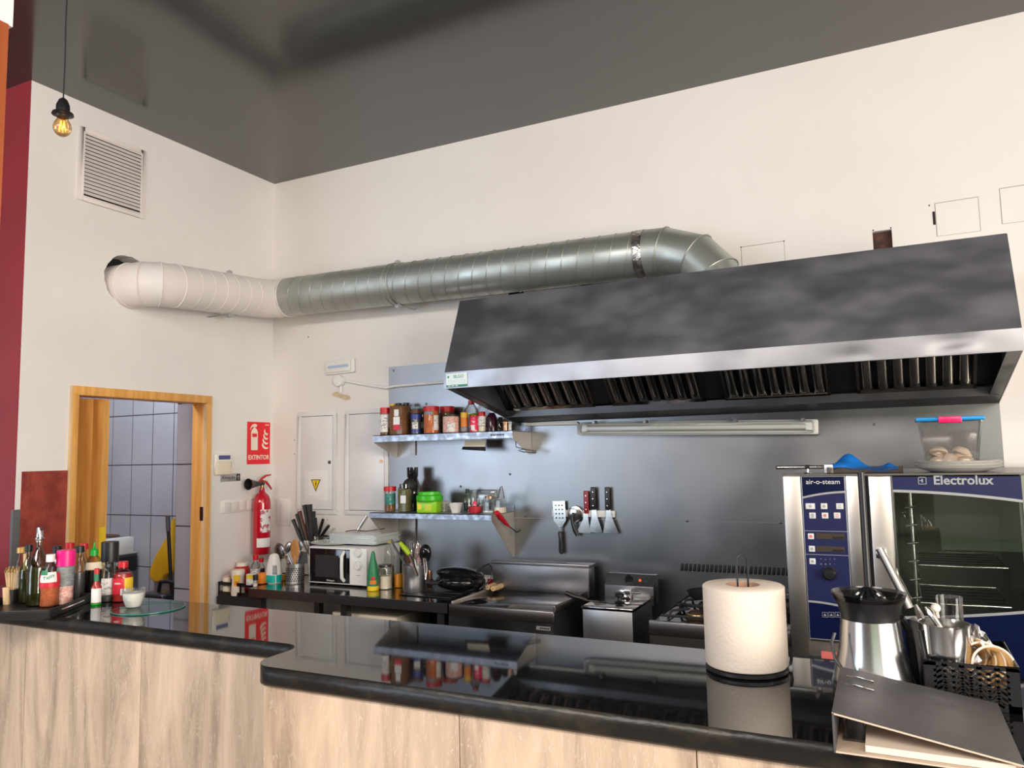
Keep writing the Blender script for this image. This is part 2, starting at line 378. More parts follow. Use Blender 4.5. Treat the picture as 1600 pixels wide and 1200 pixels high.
# bullnose edge: rings
prof = [(0.006, ZT), (0, ZT-.006), (-.002, ZT-.02), (0, ZT-.036), (.006, ZT-.043)]
rings = []
for off, z in prof: rings.append([(x, y, z) for x, y in slab_outline(off)])
for k in range(len(rings)-1):
    for i in range(n_):
        j = (i+1) % n_; b.add([rings[k][i], rings[k][j], rings[k+1][j], rings[k+1][i]], [(0, 1, 2, 3)], 1, True)
ct = MB().poly(rings[0], 0).build('countertop', 'black_granite', bar)
b.poly(rings[-1][::-1], 1); b.build('bullnose_edge', ['black_granite', 'granite_edge'], bar, sharp=60)
# travertine material
def travertine(name, seed):
    m = bpy.data.materials.new(name); n, l = nodes(m); bs = n['Principled BSDF']; bs.inputs['Roughness'].default_value = .38
    t = n.new('ShaderNodeTexCoord'); mp = n.new('ShaderNodeMapping'); mp.inputs['Scale'].default_value = (5.5, 1, .9); mp.inputs['Location'].default_value = (seed, seed*2.1, seed*.7)
    l.new(t.outputs['Object'], mp.inputs[0])
    n1 = n.new('ShaderNodeTexNoise'); n1.inputs['Scale'].default_value = 2.0; n1.inputs['Detail'].default_value = 9; n1.inputs['Distortion'].default_value = .9; n1.inputs['Roughness'].default_value = .62
    l.new(mp.outputs[0], n1.inputs['Vector'])
    r = n.new('ShaderNodeValToRGB'); l.new(n1.outputs[0], r.inputs[0]); e_ = r.color_ramp.elements
    e_[0].position = .32; e_[0].color = (.29, .215, .155, 1); e_[1].position = .68; e_[1].color = (.66, .50, .365, 1)
    q = e_.new(.50); q.color = (.50, .375, .270, 1)
    n2 = n.new('ShaderNodeTexNoise'); n2.inputs['Scale'].default_value = 5.5; n2.inputs['Detail'].default_value = 8; n2.inputs['Distortion'].default_value = 3.0
    l.new(mp.outputs[0], n2.inputs['Vector'])
    r2 = n.new('ShaderNodeValToRGB'); l.new(n2.outputs[0], r2.inputs[0]); e2 = r2.color_ramp.elements
    e2[0].position = .495; e2[0].color = (0, 0, 0, 1); e2[1].position = .52; e2[1].color = (0, 0, 0, 1); q = e2.new(.507); q.color = (.75, .75, .75, 1)
    mx = n.new('ShaderNodeMix'); mx.data_type = 'RGBA'; l.new(r2.outputs[0], mx.inputs[0]); l.new(r.outputs[0], mx.inputs[6]); mx.inputs[7].default_value = (.66, .57, .47, 1)
    l.new(mx.outputs[2], bs.inputs['Base Color']); MT[name] = m
joints_l = [-1.2, .54, 1.101, 1.641, 2.18, 2.29]; 
for i in range(5):
    travertine('travertine_%d' % i, i*3.7+1)
    MB().box(joints_l[i]+.0012, joints_l[i+1]-.0012, -2.235, -2.20, 0, ZT-.0435).build('front_panel', 'travertine_%d' % i, bar)
travertine('travertine_5', 20)
MB().box(2.291, 2.32, -2.39, -2.20, 0, ZT-.0435).build('front_panel', 'travertine_5', bar)
jr = [2.291, 2.815, 3.292, 3.82, 4.35, 5.3]
for i in range(5):
    travertine('travertine_%d' % (i+6), i*5.3+31)
    MB().box(jr[i]+.0012, jr[i+1]-.0012, -2.42, -2.385, 0, ZT-.0435).build('front_panel', 'travertine_%d' % (i+6), bar)
MB().box(-1.15, 5.3, -2.20, -1.97, 0, ZT-.0435).build('carcass', 'black_matte', bar)
# ================================================================ BACK WALL STEEL
sp = thing('steel_splashback', 'tall brushed stainless steel sheets lining the wall behind the cooking line', 'wall panel', (0, 0, 0))
MB().box(.930, 4.044, -.006, -.001, 1.285, 2.17).build('upper_sheet', 'steel_panel', sp)
MB().box(.930, 4.044, -.004, -.001, .2, 1.2825).build('lower_sheet', 'steel_panel', sp)
b = MB()
for (px, py) in ((615, 579), (666, 631), (821, 807), (1073, 814), (1219, 817), (797, 741), (1366, 663), (720, 760)):
    q = sol(px=px, py=py, y=-.006); b = MB(); b.lathe([(.007, 0), (.006, -.003), (.002, -.004)], (q.x, -.006, q.z), 10, 0, 'y'); b.build('rivet', 'steel_dark', sp)
# louvred strip low on the steel
b = MB(); lx0, lx1 = 2.659, 3.24
b.box(lx0-.02, lx1, -.010, -.0065, 1.036, 1.041, 0)
k = 0; x = lx0
while x < lx1-.02:
    b.add([(x, -.006, 1.043), (x+.010, -.018, 1.043), (x+.019, -.006, 1.078), (x+.007, -.006, 1.078), (x+.014, -.006, 1.043)], [(0, 1, 3), (1, 2, 3), (1, 4, 2), (0, 4, 1)], 1); x += .0205
o = b.build('louvre_strip', ['steel_edge', 'black_matte']); tag(o, 'strip of small black louvres pressed low in the steel wall behind the paper roll', 'vent strip')
# ================================================================ EXTRACTION HOOD
hd = thing('extraction_hood', 'big dark grey steel extraction hood over the cooking line', 'extractor hood', (0, 0, 0))
XL, XR = 1.778, 4.042
pr_o = [(-.008, 1.800), (-.752, 1.942), (-.752, 2.014), (-.60, 2.378), (-.008, 2.378)]
b = MB()
# sloping front, top, sides (sheet thickness .02)
b.add([(XL, -.752, 2.014), (XR, -.752, 2.014), (XR, -.60, 2.378), (XL, -.60, 2.378)], [(0, 1, 2, 3)])
b.add([(XL, -.60, 2.378), (XR, -.60, 2.378), (XR, -.008, 2.378), (XL, -.008, 2.378)], [(0, 1, 2, 3)])
b.build('front_slope', 'steel_hood', hd, solid=.004)
for x in (XL, XR):
    MB().prism(pr_o, 'x', x-.002, x+.002).build('side_panel', 'steel_hood', hd)
b = MB()     # fascia band with dents, and its inner lip
nx = 60
def dent(x, z):
    d = 0
    for (cx, cz, r, a) in ((3.83, 1.985, .05, .008), (3.50, 1.955, .05, .006), (3.86, 1.955, .03, -.005), (2.3, 1.98, .2, .003)):
        d += a*math.exp(-((x-cx)**2+(1.5*(z-cz))**2)/r**2)
    return d
g = [[(XL-.004+(XR-XL+.008)*i/nx, -.757+dent(XL+(XR-XL)*i/nx, 1.942+.072*j/6), 1.942+.072*j/6) for i in range(nx+1)] for j in range(7)]
for j in range(6):
    for i in range(nx): b.add([g[j][i], g[j][i+1], g[j+1][i+1], g[j+1][i]], [(0, 1, 2, 3)], 0, True)
b.box(XL, XR, -.756, -.735, 1.938, 1.942); b.box(XL, XR, -.74, -.735, 1.942, 2.01)
b.build('fascia_band', 'steel_fascia', hd)
b = MB(); b.box(XL, XR, -.752, -.70, 1.936, 1.940); b.box(XL, XL+.05, -.70, -.1, 1.90, 1.91, 0)
# grease trough along the wall
tr = [(-.009, 1.800), (-.145, 1.826), (-.150, 1.862), (-.140, 1.862), (-.135, 1.84), (-.009, 1.82)]
b = MB(); b.prism(tr, 'x', XL+.01, XR-.01); b.build('grease_trough', 'steel_dark', hd)
for x0, x1 in ((XL+.003, XL+.045), (XR-.045, XR-.003)):      # lower side flanges
    b = MB(); b.add([(x0, -.74, 1.94), (x1, -.74, 1.94), (x1, -.01, 1.805), (x0, -.01, 1.805)], [(0, 1, 2, 3)]); b.build('side_flange', 'steel_dark', hd, solid=.004)
# inclined baffle filters between trough rim and front
def fpos(x, t, d=0):   # t 0..1 from trough rim to upper front; d below the plane
    y = -.15-.42*t; z = 1.858+.40*t
    return (x, y-d*.69, z-d*.72)
b = MB(); b.add([fpos(XL+.01, 0, -.02), fpos(XR-.01, 0, -.02), fpos(XR-.01, .98, -.02), fpos(XL+.01, .98, -.02)], [(0, 1, 2, 3)])
b.build('filter_rail', 'steel_dark', hd, solid=.003)
def fx(px, py): return sol(px=px, py=py, y=-.16).x
spans = [(sol(px=800, py=640, y=-.15).x, sol(px=930, py=636, y=-.15).x), (sol(px=957, py=634, y=-.15).x, sol(px=1104, py=628, y=-.15).x),
         (sol(px=1134, py=625, y=-.15).x, sol(px=1298, py=620, y=-.15).x), (sol(px=1340, py=617, y=-.15).x, sol(px=1526, py=610, y=-.15).x)]
for (x0, x1) in spans:
    b = MB()
    b.add([fpos(x0, 0), fpos(x1, 0), fpos(x1, .04), fpos(x0, .04)], [(0, 1, 2, 3)]); b.add([fpos(x0, 0), fpos(x0+.012, 0), fpos(x0+.012, 1), fpos(x0, 1)], [(0, 1, 2, 3)])
    b.add([fpos(x1-.012, 0), fpos(x1, 0), fpos(x1, 1), fpos(x1-.012, 1)], [(0, 1, 2, 3)])
    n7 = 7; wv = (x1-x0-.024)/n7
    for i in range(n7):      # half-round baffles with rounded lower ends
        cx = x0+.012+(i+.5)*wv; rr = wv*.36; K = 10
        for k_ in range(K):
            a_, a2 = pi*k_/K, pi*(k_+1)/K
            for (t0, t1, s0, s1) in ((.04, .075, .35, .9), (.075, .11, .9, 1), (.11, 1.0, 1, 1)):
                b.add([fpos(cx-rr*math.cos(a_), t0, rr*math.sin(a_)*s0*.9), fpos(cx-rr*math.cos(a2), t0, rr*math.sin(a2)*s0*.9),
                       fpos(cx-rr*math.cos(a2), t1, rr*math.sin(a2)*s1*.9), fpos(cx-rr*math.cos(a_), t1, rr*math.sin(a_)*s1*.9)], [(0, 1, 2, 3)], 0, True)
    b.build('baffle_filter', 'steel_filter', hd, sharp=50)
# maker's sticker at the left end of the band
x0, x1 = sol(px=696, py=590, y=-.76).x+.004, sol(px=730, py=590, y=-.76).x
P('sticker_green', (.02, .20, .13), .4); P('sticker_pale', (.66, .76, .74), .35)
st = MB().box(x0, x1, -.7606, -.7578, 1.9425, 2.006).build('maker_sticker', ['sticker_pale'], hd)
MB().box(x0, x1, -.7612, -.7604, 1.9425, 1.953).build('green_strip', 'sticker_green', st)
text('sticker_text', 'SILGO', .020, ((x0+x1)/2+.010, -.7612, 1.99), FRONT, 'sticker_green', st, .0003)
b = MB()
for k_ in range(9): b.box(x0+.010+.0052*k_+(.004 if k_ > 2 else 0)+(.004 if k_ > 5 else 0), x0+.0135+.0052*k_+(.004 if k_ > 2 else 0)+(.004 if k_ > 5 else 0), -.7616, -.7611, 1.9455, 1.9505)
b.build('small_print', 'sticker_pale', st)
b = MB(); b.prism([(x0+.006, 1.99), (x0+.012, 1.997), (x0+.018, 1.99), (x0+.012, 1.983)], 'y', -.7613, -.7605); b.build('sticker_logo', 'sticker_green', st)
for k_ in range(3): MB().box(x0+.008, x1-.008, -.7611, -.7605, 1.960+.006*k_, 1.962+.006*k_).build('sticker_line', 'label_white' if k_ == 5 else 'galvanised', st)
# ================================================================ DUCT
dt = thing('ventilation_duct', 'round spiral duct along both walls, white on the left and bare metal on the right', 'duct', (0, 0, 0))
RD = .119
def sweep(b, pts, r, n=36, m=0, seam_every=None, seam_m=None, rings=None):
    b.tube(pts, r, n, m)
# centre line
z_at = lambda x: 2.648-.0135*(x-.3)*2.0/2.6*1.0-.0
ctr = [Vector((-.2, -1.068, 2.585)), Vector((.02, -1.068, 2.580))]
elb = [(.02, -1.068), (.085, -1.055), (.140, -1.010), (.172, -.945)]
W = [Vector((.02, -1.075, 2.572)), Vector((.092, -1.055, 2.574)), Vector((.148, -1.005, 2.576)), Vector((.170, -.93, 2.580))]
W2 = [Vector((.170, -.93+(.62)*k/6, 2.580+.045*k/6)) for k in range(1, 7)]       # to y=-.31
last = [Vector((.185, -.235, 2.630)), Vector((.225, -.190, 2.636)), Vector((.285, -.172, 2.640))]
struct(MB().box(-.135, -.112, -1.26, -.90, 2.42, 2.78).build('duct_hole_shade', 'void'))  # black plate added behind the duct hole to keep it dark
b = MB(); b.tube([Vector((-.10, -1.078, 2.572))]+W+W2+last, RD, 40)
o = b.build('white_section', 'duct_white', dt, sharp=25)
def ring_seam(b, c, d, r, w=.004, n=40, m=0, tilt=0):
    d = Vector(d).normalized(); a = d.cross(Vector((0, 0, 1))).normalized(); u = a.cross(d)
    pts = [Vector(c)+a*r*math.cos(2*pi*i/n)+u*r*math.sin(2*pi*i/n)+d*tilt*math.sin(2*pi*i/n+.8) for i in range(n)]
    b.tube(pts, w, 6, m, closed=True)
b = MB()
for c, d in ((W[0], (1, .1, 0)), (W[1], (1, .7, 0)), (W[2], (.6, 1, 0)), (W[3], (.1, 1, .05))): ring_seam(b, c, d, RD+.001, .0035)
for k in range(1, 7): ring_seam(b, W[3].lerp(W2[-1], k/7), (0, 1, .07), RD, .0022, tilt=.01)
ring_seam(b, last[0], (.4, .6, 0), RD+.001, .003); ring_seam(b, last[1], (1, .5, 0), RD+.001, .003); ring_seam(b, last[2], (1, .1, 0), RD+.002, .004)
b.build('white_seams', 'duct_white', dt)
g0, g1 = Vector((.285, -.172, 2.640)), Vector((2.60, -.172, 2.600))
mid_ = g0.lerp(g1, .36)
b = MB(); b.tube([g0, g0.lerp(mid_, .5), mid_], RD+.001, 40); b.build('spiral_section', 'galvanised', dt)
b = MB(); b.tube([mid_, mid_.lerp(g1, .5), g1], RD-.001, 40); b.build('spiral_section', 'galvanised', dt)
b = MB(); nseam = 27
for k in range(1, nseam): ring_seam(b, g0.lerp(g1, k/nseam), g1-g0, RD+.0008, .0021, tilt=.028)
b.build('spiral_seams', 'galvanised', dt)
b = MB(); ring_seam(b, mid_, g1-g0, RD+.003, .004); ring_seam(b, mid_-Vector((.03, 0, 0)), g1-g0, RD+.002, .003); b.build('joint_collar', 'galvanised', dt)
b = MB(); b.tube([g1-Vector((.045, 0, 0)), g1+Vector((.0, 0, 0))], RD+.0035, 40); b.build('foil_tape_band', 'foil_tape', dt)
E1 = [g1, g1+Vector((.085, 0, -.002)), g1+Vector((.245, -.02, -.062)), g1+Vector((.335, -.05, -.17)), g1+Vector((.350, -.055, -.2175))]
b = MB(); b.tube(E1, RD+.001, 40); b.build('segmented_elbow', 'galvanised', dt, sharp=12)
b = MB()
for i in (1, 2, 3): 
    dd = (E1[i+1]-E1[i-1]); ring_seam(b, E1[i], dd, RD*1.03, .003)
b.build('elbow_seams', 'galvanised', dt)
b = MB()
for (q, ax) in ((Vector((.17, -.54, 2.607)), 'l'), (Vector((1.115, -.172, 2.625)), 'b')):
    for s in (1, -1):
        b = MB(); c = q+Vector((0, 0, s*(RD+.006)))
        b.box(c.x-.012, c.x+.012, c.y-.012, c.y+.012, c.z-.014, c.z+.014); b.cyl((c.x, c.y, c.z-.03*0), .004, s*.02, 8)
        z_ = q.z+s*(RD+.0025)
        if ax == 'l': b.box(0, q.x, q.y-.01, q.y+.01, z_-.0015, z_+.0015)
        else: b.box(q.x-.01, q.x+.01, q.y, 0, z_-.0015, z_+.0015)
        b.build('wall_clamp', 'grey_plastic', dt)
# ================================================================ VENT GRILLE (left wall, high)
vg = thing('vent_grille', 'white square louvred vent grille high on the left wall', 'vent', (0, -1.192, 3.155))
b = MB()
hw, hh, iw, ih = .200, .193, .165, .170
for (a0, a1, c0, c1) in ((-hw, -iw, -hh, hh), (iw, hw, -hh, hh), (-iw, iw, -hh, -ih+.005), (-iw, iw, ih, hh)): b.box(0, .008, a0, a1, c0, c1)
for (a0, a1, c0, c1) in ((-iw-.006, -iw, -ih, ih), (iw, iw+.006, -ih, ih), (-iw, iw, ih-.002, ih+.004), (-iw, iw, -ih-.004, -ih+.002)): b.box(0, .014, a0, a1, c0, c1)
b.build('frame', 'duct_white', vg, bevel=.001)
MB().box(.0006, .002, -iw, iw, -ih, ih).build('dark_backing', 'void', vg)
for k in range(17):
    z = -ih+.018+k*.0197
    b = MB(); b.prism([(.002, z+.011), (.004, z+.012), (.016, z-.004), (.014, z-.005)], 'x', 0, 0)
    b = MB(); b.add([(.003, -iw, z+.011), (.012, -iw, z-.006), (.012, iw, z-.006), (.003, iw, z+.011), (.003, -iw, z+.013), (.0135, -iw, z-.004), (.0135, iw, z-.004), (.003, iw, z+.013)],
                    [(0, 1, 2, 3), (7, 6, 5, 4), (1, 5, 6, 2), (0, 4, 5, 1), (3, 2, 6, 7)])
    b.build('louvre', 'duct_white', vg)
# ================================================================ PENDANT BULB
P('bulb_glow', (1, .5, .15), .3, emit=(1, .42, .10), estr=2.5)
MT['amber_glass'] = clear('amber_glass', (1.0, .78, .50), .08)
bl = thing('pendant_bulb', 'bare amber filament bulb on a black holder hanging from a dark cable', 'pendant lamp', (1.016, -2.124, 2.83))
b = MB(); b.tube([(0, 0, .105), (.002, 0, .25), (-.002, 0, .4), (.001, 0, .52), (0, 0, H-2.83)], .0028, 6); b.build('cable', 'black_matte', bl)
b = MB(); b.lathe([(.006, .112), (.014, .105), (.022, .085), (.023, .060), (.034, .056), (.036, .049), (.024, .046), (.021, .040)], n=24); b.build('lamp_holder', 'black_plastic', bl)
b = MB(); b.lathe([(.0001, -.031), (.012, -.029), (.022, -.021), (.029, -.008), (.0305, .003), (.027, .018), (.020, .030), (.0145, .042), (.0135, .052)], n=24, cap=False); b.build('glass_bulb', 'amber_glass', bl)
b = MB()
for i in range(6):
    a_ = i*pi/3; b.tube([(.006*math.cos(a_), .006*math.sin(a_), .026), (.012*math.cos(a_+.3), .012*math.sin(a_+.3), -.012)], .0011, 5)
b.ball((0, 0, -.002), .0045, .006, 8, k=5)
b.build('filament', 'bulb_glow', bl)
MB().lathe([(.004, .05), (.003, .026), (.001, .0)], n=8).build('glass_stem', 'amber_glass', bl)
# ================================================================ FIXTURES ON THE WALLS
def wallbox(name, px0, py0, px1, py1, wall, d0, d1, m, parent=None, bevel=0):
    """box on a wall spanning the given corners; d0..d1 metres proud"""
    if wall == 'b': a, c_ = sol(px=px0, py=py0, y=-d1), sol(px=px1, py=py1, y=-d1); return MB().box(min(a.x, c_.x), max(a.x, c_.x), -d1, -d0, min(a.z, c_.z), max(a.z, c_.z)).build(name, m, parent, bevel=bevel)
    a, c_ = sol(px=px0, py=py0, x=d1), sol(px=px1, py=py1, x=d1); return MB().box(d0, d1, min(a.y, c_.y), max(a.y, c_.y), min(a.z, c_.z), max(a.z, c_.z)).build(name, m, parent, bevel=bevel)
# electrical cabinet doors
for i, (x0, x1, lx, lab) in enumerate(((.224, .535, .482, 'flush white fuse cabinet with lightning warning sticker on its door'), (.605, .925, .876, 'flush white cabinet door beside the steel sheet without any sticker'))):
    t = thing('electrical_cabinet', lab, 'cabinet', (x0, 0, 1.282)); W_, H_ = x1-x0, .643
    b = MB(); f_ = .028
    for (a0, a1, c0, c1) in ((0, W_, 0, f_), (0, W_, H_-f_, H_), (0, f_, f_, H_-f_), (W_-f_, W_, f_, H_-f_)): b.box(a0, a1, -.012, -.0005, c0, c1)
    b.build('frame', 'cabinet_white', t, bevel=.002)
    MB().box(f_-.001, W_-f_+.001, -.004, -.001, f_-.001, H_-f_+.001).build('gap', 'void', t)
    MB().box(f_+.002, W_-f_-.003, -.010, -.004, f_+.002, H_-f_-.003).build('door', 'cabinet_white', t, bevel=.0015)
    MB().lathe([(.0, -.014), (.010, -.0135), (.012, -.009)], (lx-x0, 0, .322), 16, 0, 'y').build('lock', 'steel_dark' if i == 0 else 'bare_wood', t)
    if i == 0:
        MB().box(.061, .241, -.0115, -.0102, .088, .270).build('plastic_pocket', 'white_plastic', t, bevel=.003)
        MB().box(.095, .205, -.0122, -.0116, .115, .235).build('paper', 'label_white', t)
        b = MB(); b.prism([(.113, .216), (.190, .216), (.1515, .140)], 'y', -.0130, -.0123, 0); o = b.build('warning_triangle', 'void', t)
        MB().prism([(.121, .2115), (.182, .2115), (.1515, .151)], 'y', -.0134, -.0129).build('yellow_field', 'sign_yellow', o)
        MB().prism([(.156, .208), (.146, .186), (.153, .187), (.149, .160), (.160, .192), (.153, .191), (.160, .208)], 'y', -.0138, -.0133).build('lightning_bolt', 'void', o)
# emergency light
t = thing('emergency_light', 'white oblong emergency light fixture above the fuse cabinet', 'light', (.563, 0, 2.197), rot=(0, -.02, 0))
MB().box(-.115, .115, -.018, -.001, -.045, .045).build('housing', 'white_plastic', t, bevel=.012, seg=4)
MB().box(-.098, .092, -.028, -.018, -.034, .034).build('diffuser', 'lamp_diffuser', t, bevel=.006)
P('led_pale', (.40, .50, .66), .3); MB().box(-.080, .080, -.0290, -.0278, -.008, .010).build('lamp_strip', 'led_pale', t)
# junction box and conduit
t = thing('junction_box', 'round cream junction box with a cable conduit below the emergency light', 'junction box', (.563, 0, 2.108))
MB().lathe([(.036, -.002), (.036, -.022), (.033, -.030), (.0, -.032)], n=28, axis='y').build('cap', 'white_plastic', t, sharp=30)
b = MB(); b.tube([(.030, -.012, .0), (.20, -.012, -.035), (.355, -.016, -.064), (.42, -.017, -.058), (.76, -.017, -.055), (1.20, -.017, -.052)], .0085, 8); b.build('conduit', 'white_plastic', t)
b = MB(); b.tube([(.008, -.010, -.030), (.010, -.010, -.072)], .009, 8); b.build('stub_pipe', 'white_plastic', t)
b = MB(); random.seed(3)
b.poly([(.50+.04*0, -.001, 2.035), (.53, -.001, 2.045), (.56, -.001, 2.028), (.60, -.001, 2.020), (.635, -.001, 2.012), (.640, -.001, 1.990), (.60, -.001, 1.985), (.565, -.001, 1.998), (.53, -.001, 2.010), (.49, -.001, 2.020)][::-1])
struct(b.build('trim_8', 'putty'))
o = wallbox('blank_wall_plate', 431, 779, 453, 822, 'b', .0005, .008, 'white_plastic', None, .004); tag(o, 'tall blank white plastic plate on the wall right of the extinguisher', 'wall plate')
wallbox('plate_centre', 437, 786, 449, 815, 'b', .0075, .011, 'duct_white', o, .002)
# left wall: sign, keypad, almacen plate, switches
t = thing('extinguisher_sign', 'red sign with extinguisher pictogram, flames and the word EXTINTOR', 'sign', (0, -.121, 1.735), rot=(.06*0, 0, 0))
MB().box(.0004, .003, -.098, .098, -.134, .134).build('plate', 'sign_red', t)
b = MB(); E_ = .0036
def px_(pts, par, nm, m_='sign_cream', e0=.003, e1=.0038): return MB().prism(pts, 'x', e0, e1).build(nm, m_, par)
px_([(-.066, -.045), (-.010, -.045), (-.010, .070), (-.018, .086), (-.030, .094), (-.030, .100), (-.046, .100), (-.046, .094), (-.058, .086), (-.066, .070)], t, 'pictogram_bottle')
px_([(-.054, .102), (-.022, .102), (-.016, .112), (-.026, .120), (-.040, .122), (-.060, .114), (-.074, .094), (-.076, .078), (-.066, .094), (-.056, .104)], t, 'pictogram_handle')
px_([(-.058, .038), (-.018, .038), (-.018, .060), (-.058, .060)], t, 'pictogram_label', 'sign_red', .0038, .0044)
for k in range(4):
    z = -.032+.030*k; s_ = 1-.12*k; y_ = .024+.006*k
    px_([(y_, z+.018), (y_+.012*s_, z+.002), (y_+.034*s_, z-.008), (y_+.056*s_, z-.004), (y_+.058*s_, z+.006), (y_+.040*s_, z+.004), (y_+.020*s_, z+.014), (y_+.010, z+.034)], t, 'pictogram_flame')
text('sign_text', 'EXTINTOR', .040, (.0032, 0, -.092), FACEX, 'sign_cream', t, .0006, sx=.92, bold=.0008)
b = MB()
for k in range(3): b.box(.003, .0036, .056+.011*k, .063+.011*k, .113, .121)
b.build('small_marks', 'sign_cream', t)
t = thing('alarm_keypad', 'small white alarm keypad with blue display right of the doorway', 'keypad', (0, -.4205, 1.604))
MB().box(.0, .020, -.064, .064, -.030, .064).build('body', 'white_plastic', t, bevel=.008, seg=3)
MB().box(.0, .026, -.061, .061, -.062, .022).build('flip_cover', 'cream_plastic', t, bevel=.006, seg=3)
MB().box(.020, .0215, -.040, .048, .030, .055).build('display', 'lcd_blue', t)
for k in range(3): MB().box(.026, .027, .050, .055, .012-.012*k, .015-.012*k).build('status_light', 'void', t)
t = thing('storeroom_plate', 'small silver plate reading Almacen below the alarm keypad', 'sign', (0, -.351, 1.524))
P('silver_plate', (.45, .45, .44), .35, metal=.5)
MB().box(.0004, .004, -.078, .078, -.023, .023).build('plate', 'silver_plate', t, bevel=.001)
text('plate_text', 'Almacén', .030, (.0042, -.018, 0), FACEX, 'void', t, .0004)
MB().box(.004, .0046, .046, .074, -.020, .020).build('arrow_field', 'void', t); MB().prism([(.060, .015), (.070, .002), (.063, .002), (.063, -.015), (.057, -.015), (.057, .002), (.050, .002)], 'x', .0046, .0052).build('arrow', 'silver_plate', t)
t = thing('light_switches', 'long white plate of four light switches left of the extinguisher', 'light switch', (0, -.285, 1.349))
MB().box(.0, .008, -.138, .138, -.037, .037).build('plate', 'white_plastic', t, bevel=.004)
for k in range(4): MB().box(.008, .0125, -.120+.061*k, -.065+.061*k, -.027, .027).build('rocker', 'duct_white', t, bevel=.002)
# extinguisher
P('ext_label', (.72, .70, .70), .4, col2=(.40, .08, .10), vscale=38, vlo=.52, vhi=.56); P('brass', (.30, .20, .08), .3, metal=1)
t = thing('fire_extinguisher', 'red fire extinguisher with black horn hung on the wall by the corner', 'fire extinguisher', (.072, -.160, 1.045))
MB().lathe([(.050, 0), (.054, .006), (.054, .31), (.050, .34), (.038, .365), (.020, .380), (.016, .395), (.014, .410)], n=32).build('cylinder', 'extinguisher_red', t)
ca = math.atan2(CAM[1]+.16, CAM[0]-.072)
MB().lathe([(.0545, .135), (.0545, .275)], n=16, cap=False, a0=ca-.15, a1=ca+1.25).build('instruction_label', 'ext_label', t)
MB().lathe([(.0545, .045), (.0545, .100)], n=16, cap=False, a0=ca-.55, a1=ca+1.2).build('lower_label', 'label_white', t)
MB().cyl((0, 0, .405), .012, .035, 12).build('valve', 'brass', t)
b = MB(); b.box(-.008, .008, -.02, .02, .428, .448); b.build('valve_block', 'brass', t, bevel=.003)
b = MB(); b.tube([(0, -.025, .445), (0, .0, .468), (0, .035, .482), (0, .075, .487)], .007, 8, taper=[1, 1.2, 1, .7]); b.build('carry_handle', 'extinguisher_red', t)
b = MB(); b.tube([(0, .0, .452), (0, .035, .443), (0, .065, .415), (0, .082, .395)], .007, 8, taper=[1, 1.3, 1, .7]); b.build('squeeze_lever', 'extinguisher_red', t)
b = MB(); b.lathe([(.010, .02), (.014, -.02), (.022, -.060), (.033, -.100), (.036, -.105), (.030, -.104), (.018, -.06)], (.01, -.02, .435), 20, 0, 'y', cap=True); b.build('discharge_horn', 'black_plastic', t, sharp=60)
MB().box(-.072, -.05, -.012, .012, .30, .34).build('wall_bracket', 'steel_dark', t)
# tube lamp on the steel
t = thing('tube_lamp', 'long fluorescent tube lamp in a white and clear housing on the steel wall', 'lamp', (2.16, -.006, 1.722), rot=(0, .026, 0))
MT['clear_plastic'] = clear('clear_plastic', (.95, .96, .95), .01, .12); MT['clear_glass'] = clear('clear_glass', (.95, .97, .96), .05, .02)
P('tube_white', (.74, .73, .68), .3)
MB().box(0, 1.17, -.030, -.001, -.002, .068).build('housing', 'white_plastic', t, bevel=.008, seg=3)
MB().cyl((.05, -.052, .034), .013, 1.07, 16, 0, 'x').build('fluorescent_tube', 'tube_white', t)
MB().box(.02, 1.155, -.075, -.030, .003, .063).build('cover', 'clear_plastic', t, bevel=.012, seg=3)
MB().box(.03, .055, -.066, -.03, .018, .050).build('lamp_socket', 'white_plastic', t); MB().box(1.12, 1.145, -.066, -.03, .018, .050).build('lamp_socket', 'white_plastic', t)
for x_ in (.09, .36, .80, 1.10): MB().box(x_, x_+.014, -.079, -.03, .058, .073).build('clip', 'steel_edge', t)
o = MB().tube([(1.84, -.018, 1.790), (2.14, -.018, 1.785), (2.152, -.018, 1.775), (2.152, -.018, 1.725)], .010, 8).build('supply_conduit', 'white_plastic'); tag(o, 'white cable conduit leading into the left end of the tube lamp', 'conduit')
# ================================================================ SHELVES
def shelf(name, label, x0, x1, z, dep, th, brk, groove=None):
    t = thing(name, label, 'shelf', (x0, -.006, z)); L = x1-x0
    b = MB(); b.box(0, L, -dep+.006, 0, -.004, 0); b.box(0, L, -dep+.006, -dep+.010, -th, 0); b.box(0, L, -.006, -.002, 0, .03); b.build('shelf_board', 'steel_shelf', t)
    for x in (.002, L-.004):
        b = MB(); b.prism([(-dep+.012, -.006), (-.002, -.006), (-.002, -brk), (-.03, -brk), (-dep+.012, -th-.004)], 'x', x, x+.002); b.build('end_bracket', 'steel_end', t)
    for x in (.10,):
        b = MB(); b.box(x, x+.035, -.012, -.001, -brk*.93, -.006); b.build('wall_rail', 'steel_edge', t)
    return t
P('steel_end', (.62, .57, .52), .36, metal=.75, rvar=.05, vscale=4)
su = shelf('wall_shelf', 'upper steel wall shelf with spice jars, brackets at its ends', .988, 1.873, 1.752, .245, .038, .125)
slw = shelf('wall_shelf', 'lower steel wall shelf with tall bracket and red cutter hung on it', .985, 1.758, 1.322, .275, .030, .245)
b = MB()
for k in range(9): b.box(.758+.009*k, .7645+.009*k, -.2396, -.2388, -.026+.002*(k % 2), -.016)
b.build('shelf_print', 'void', su)
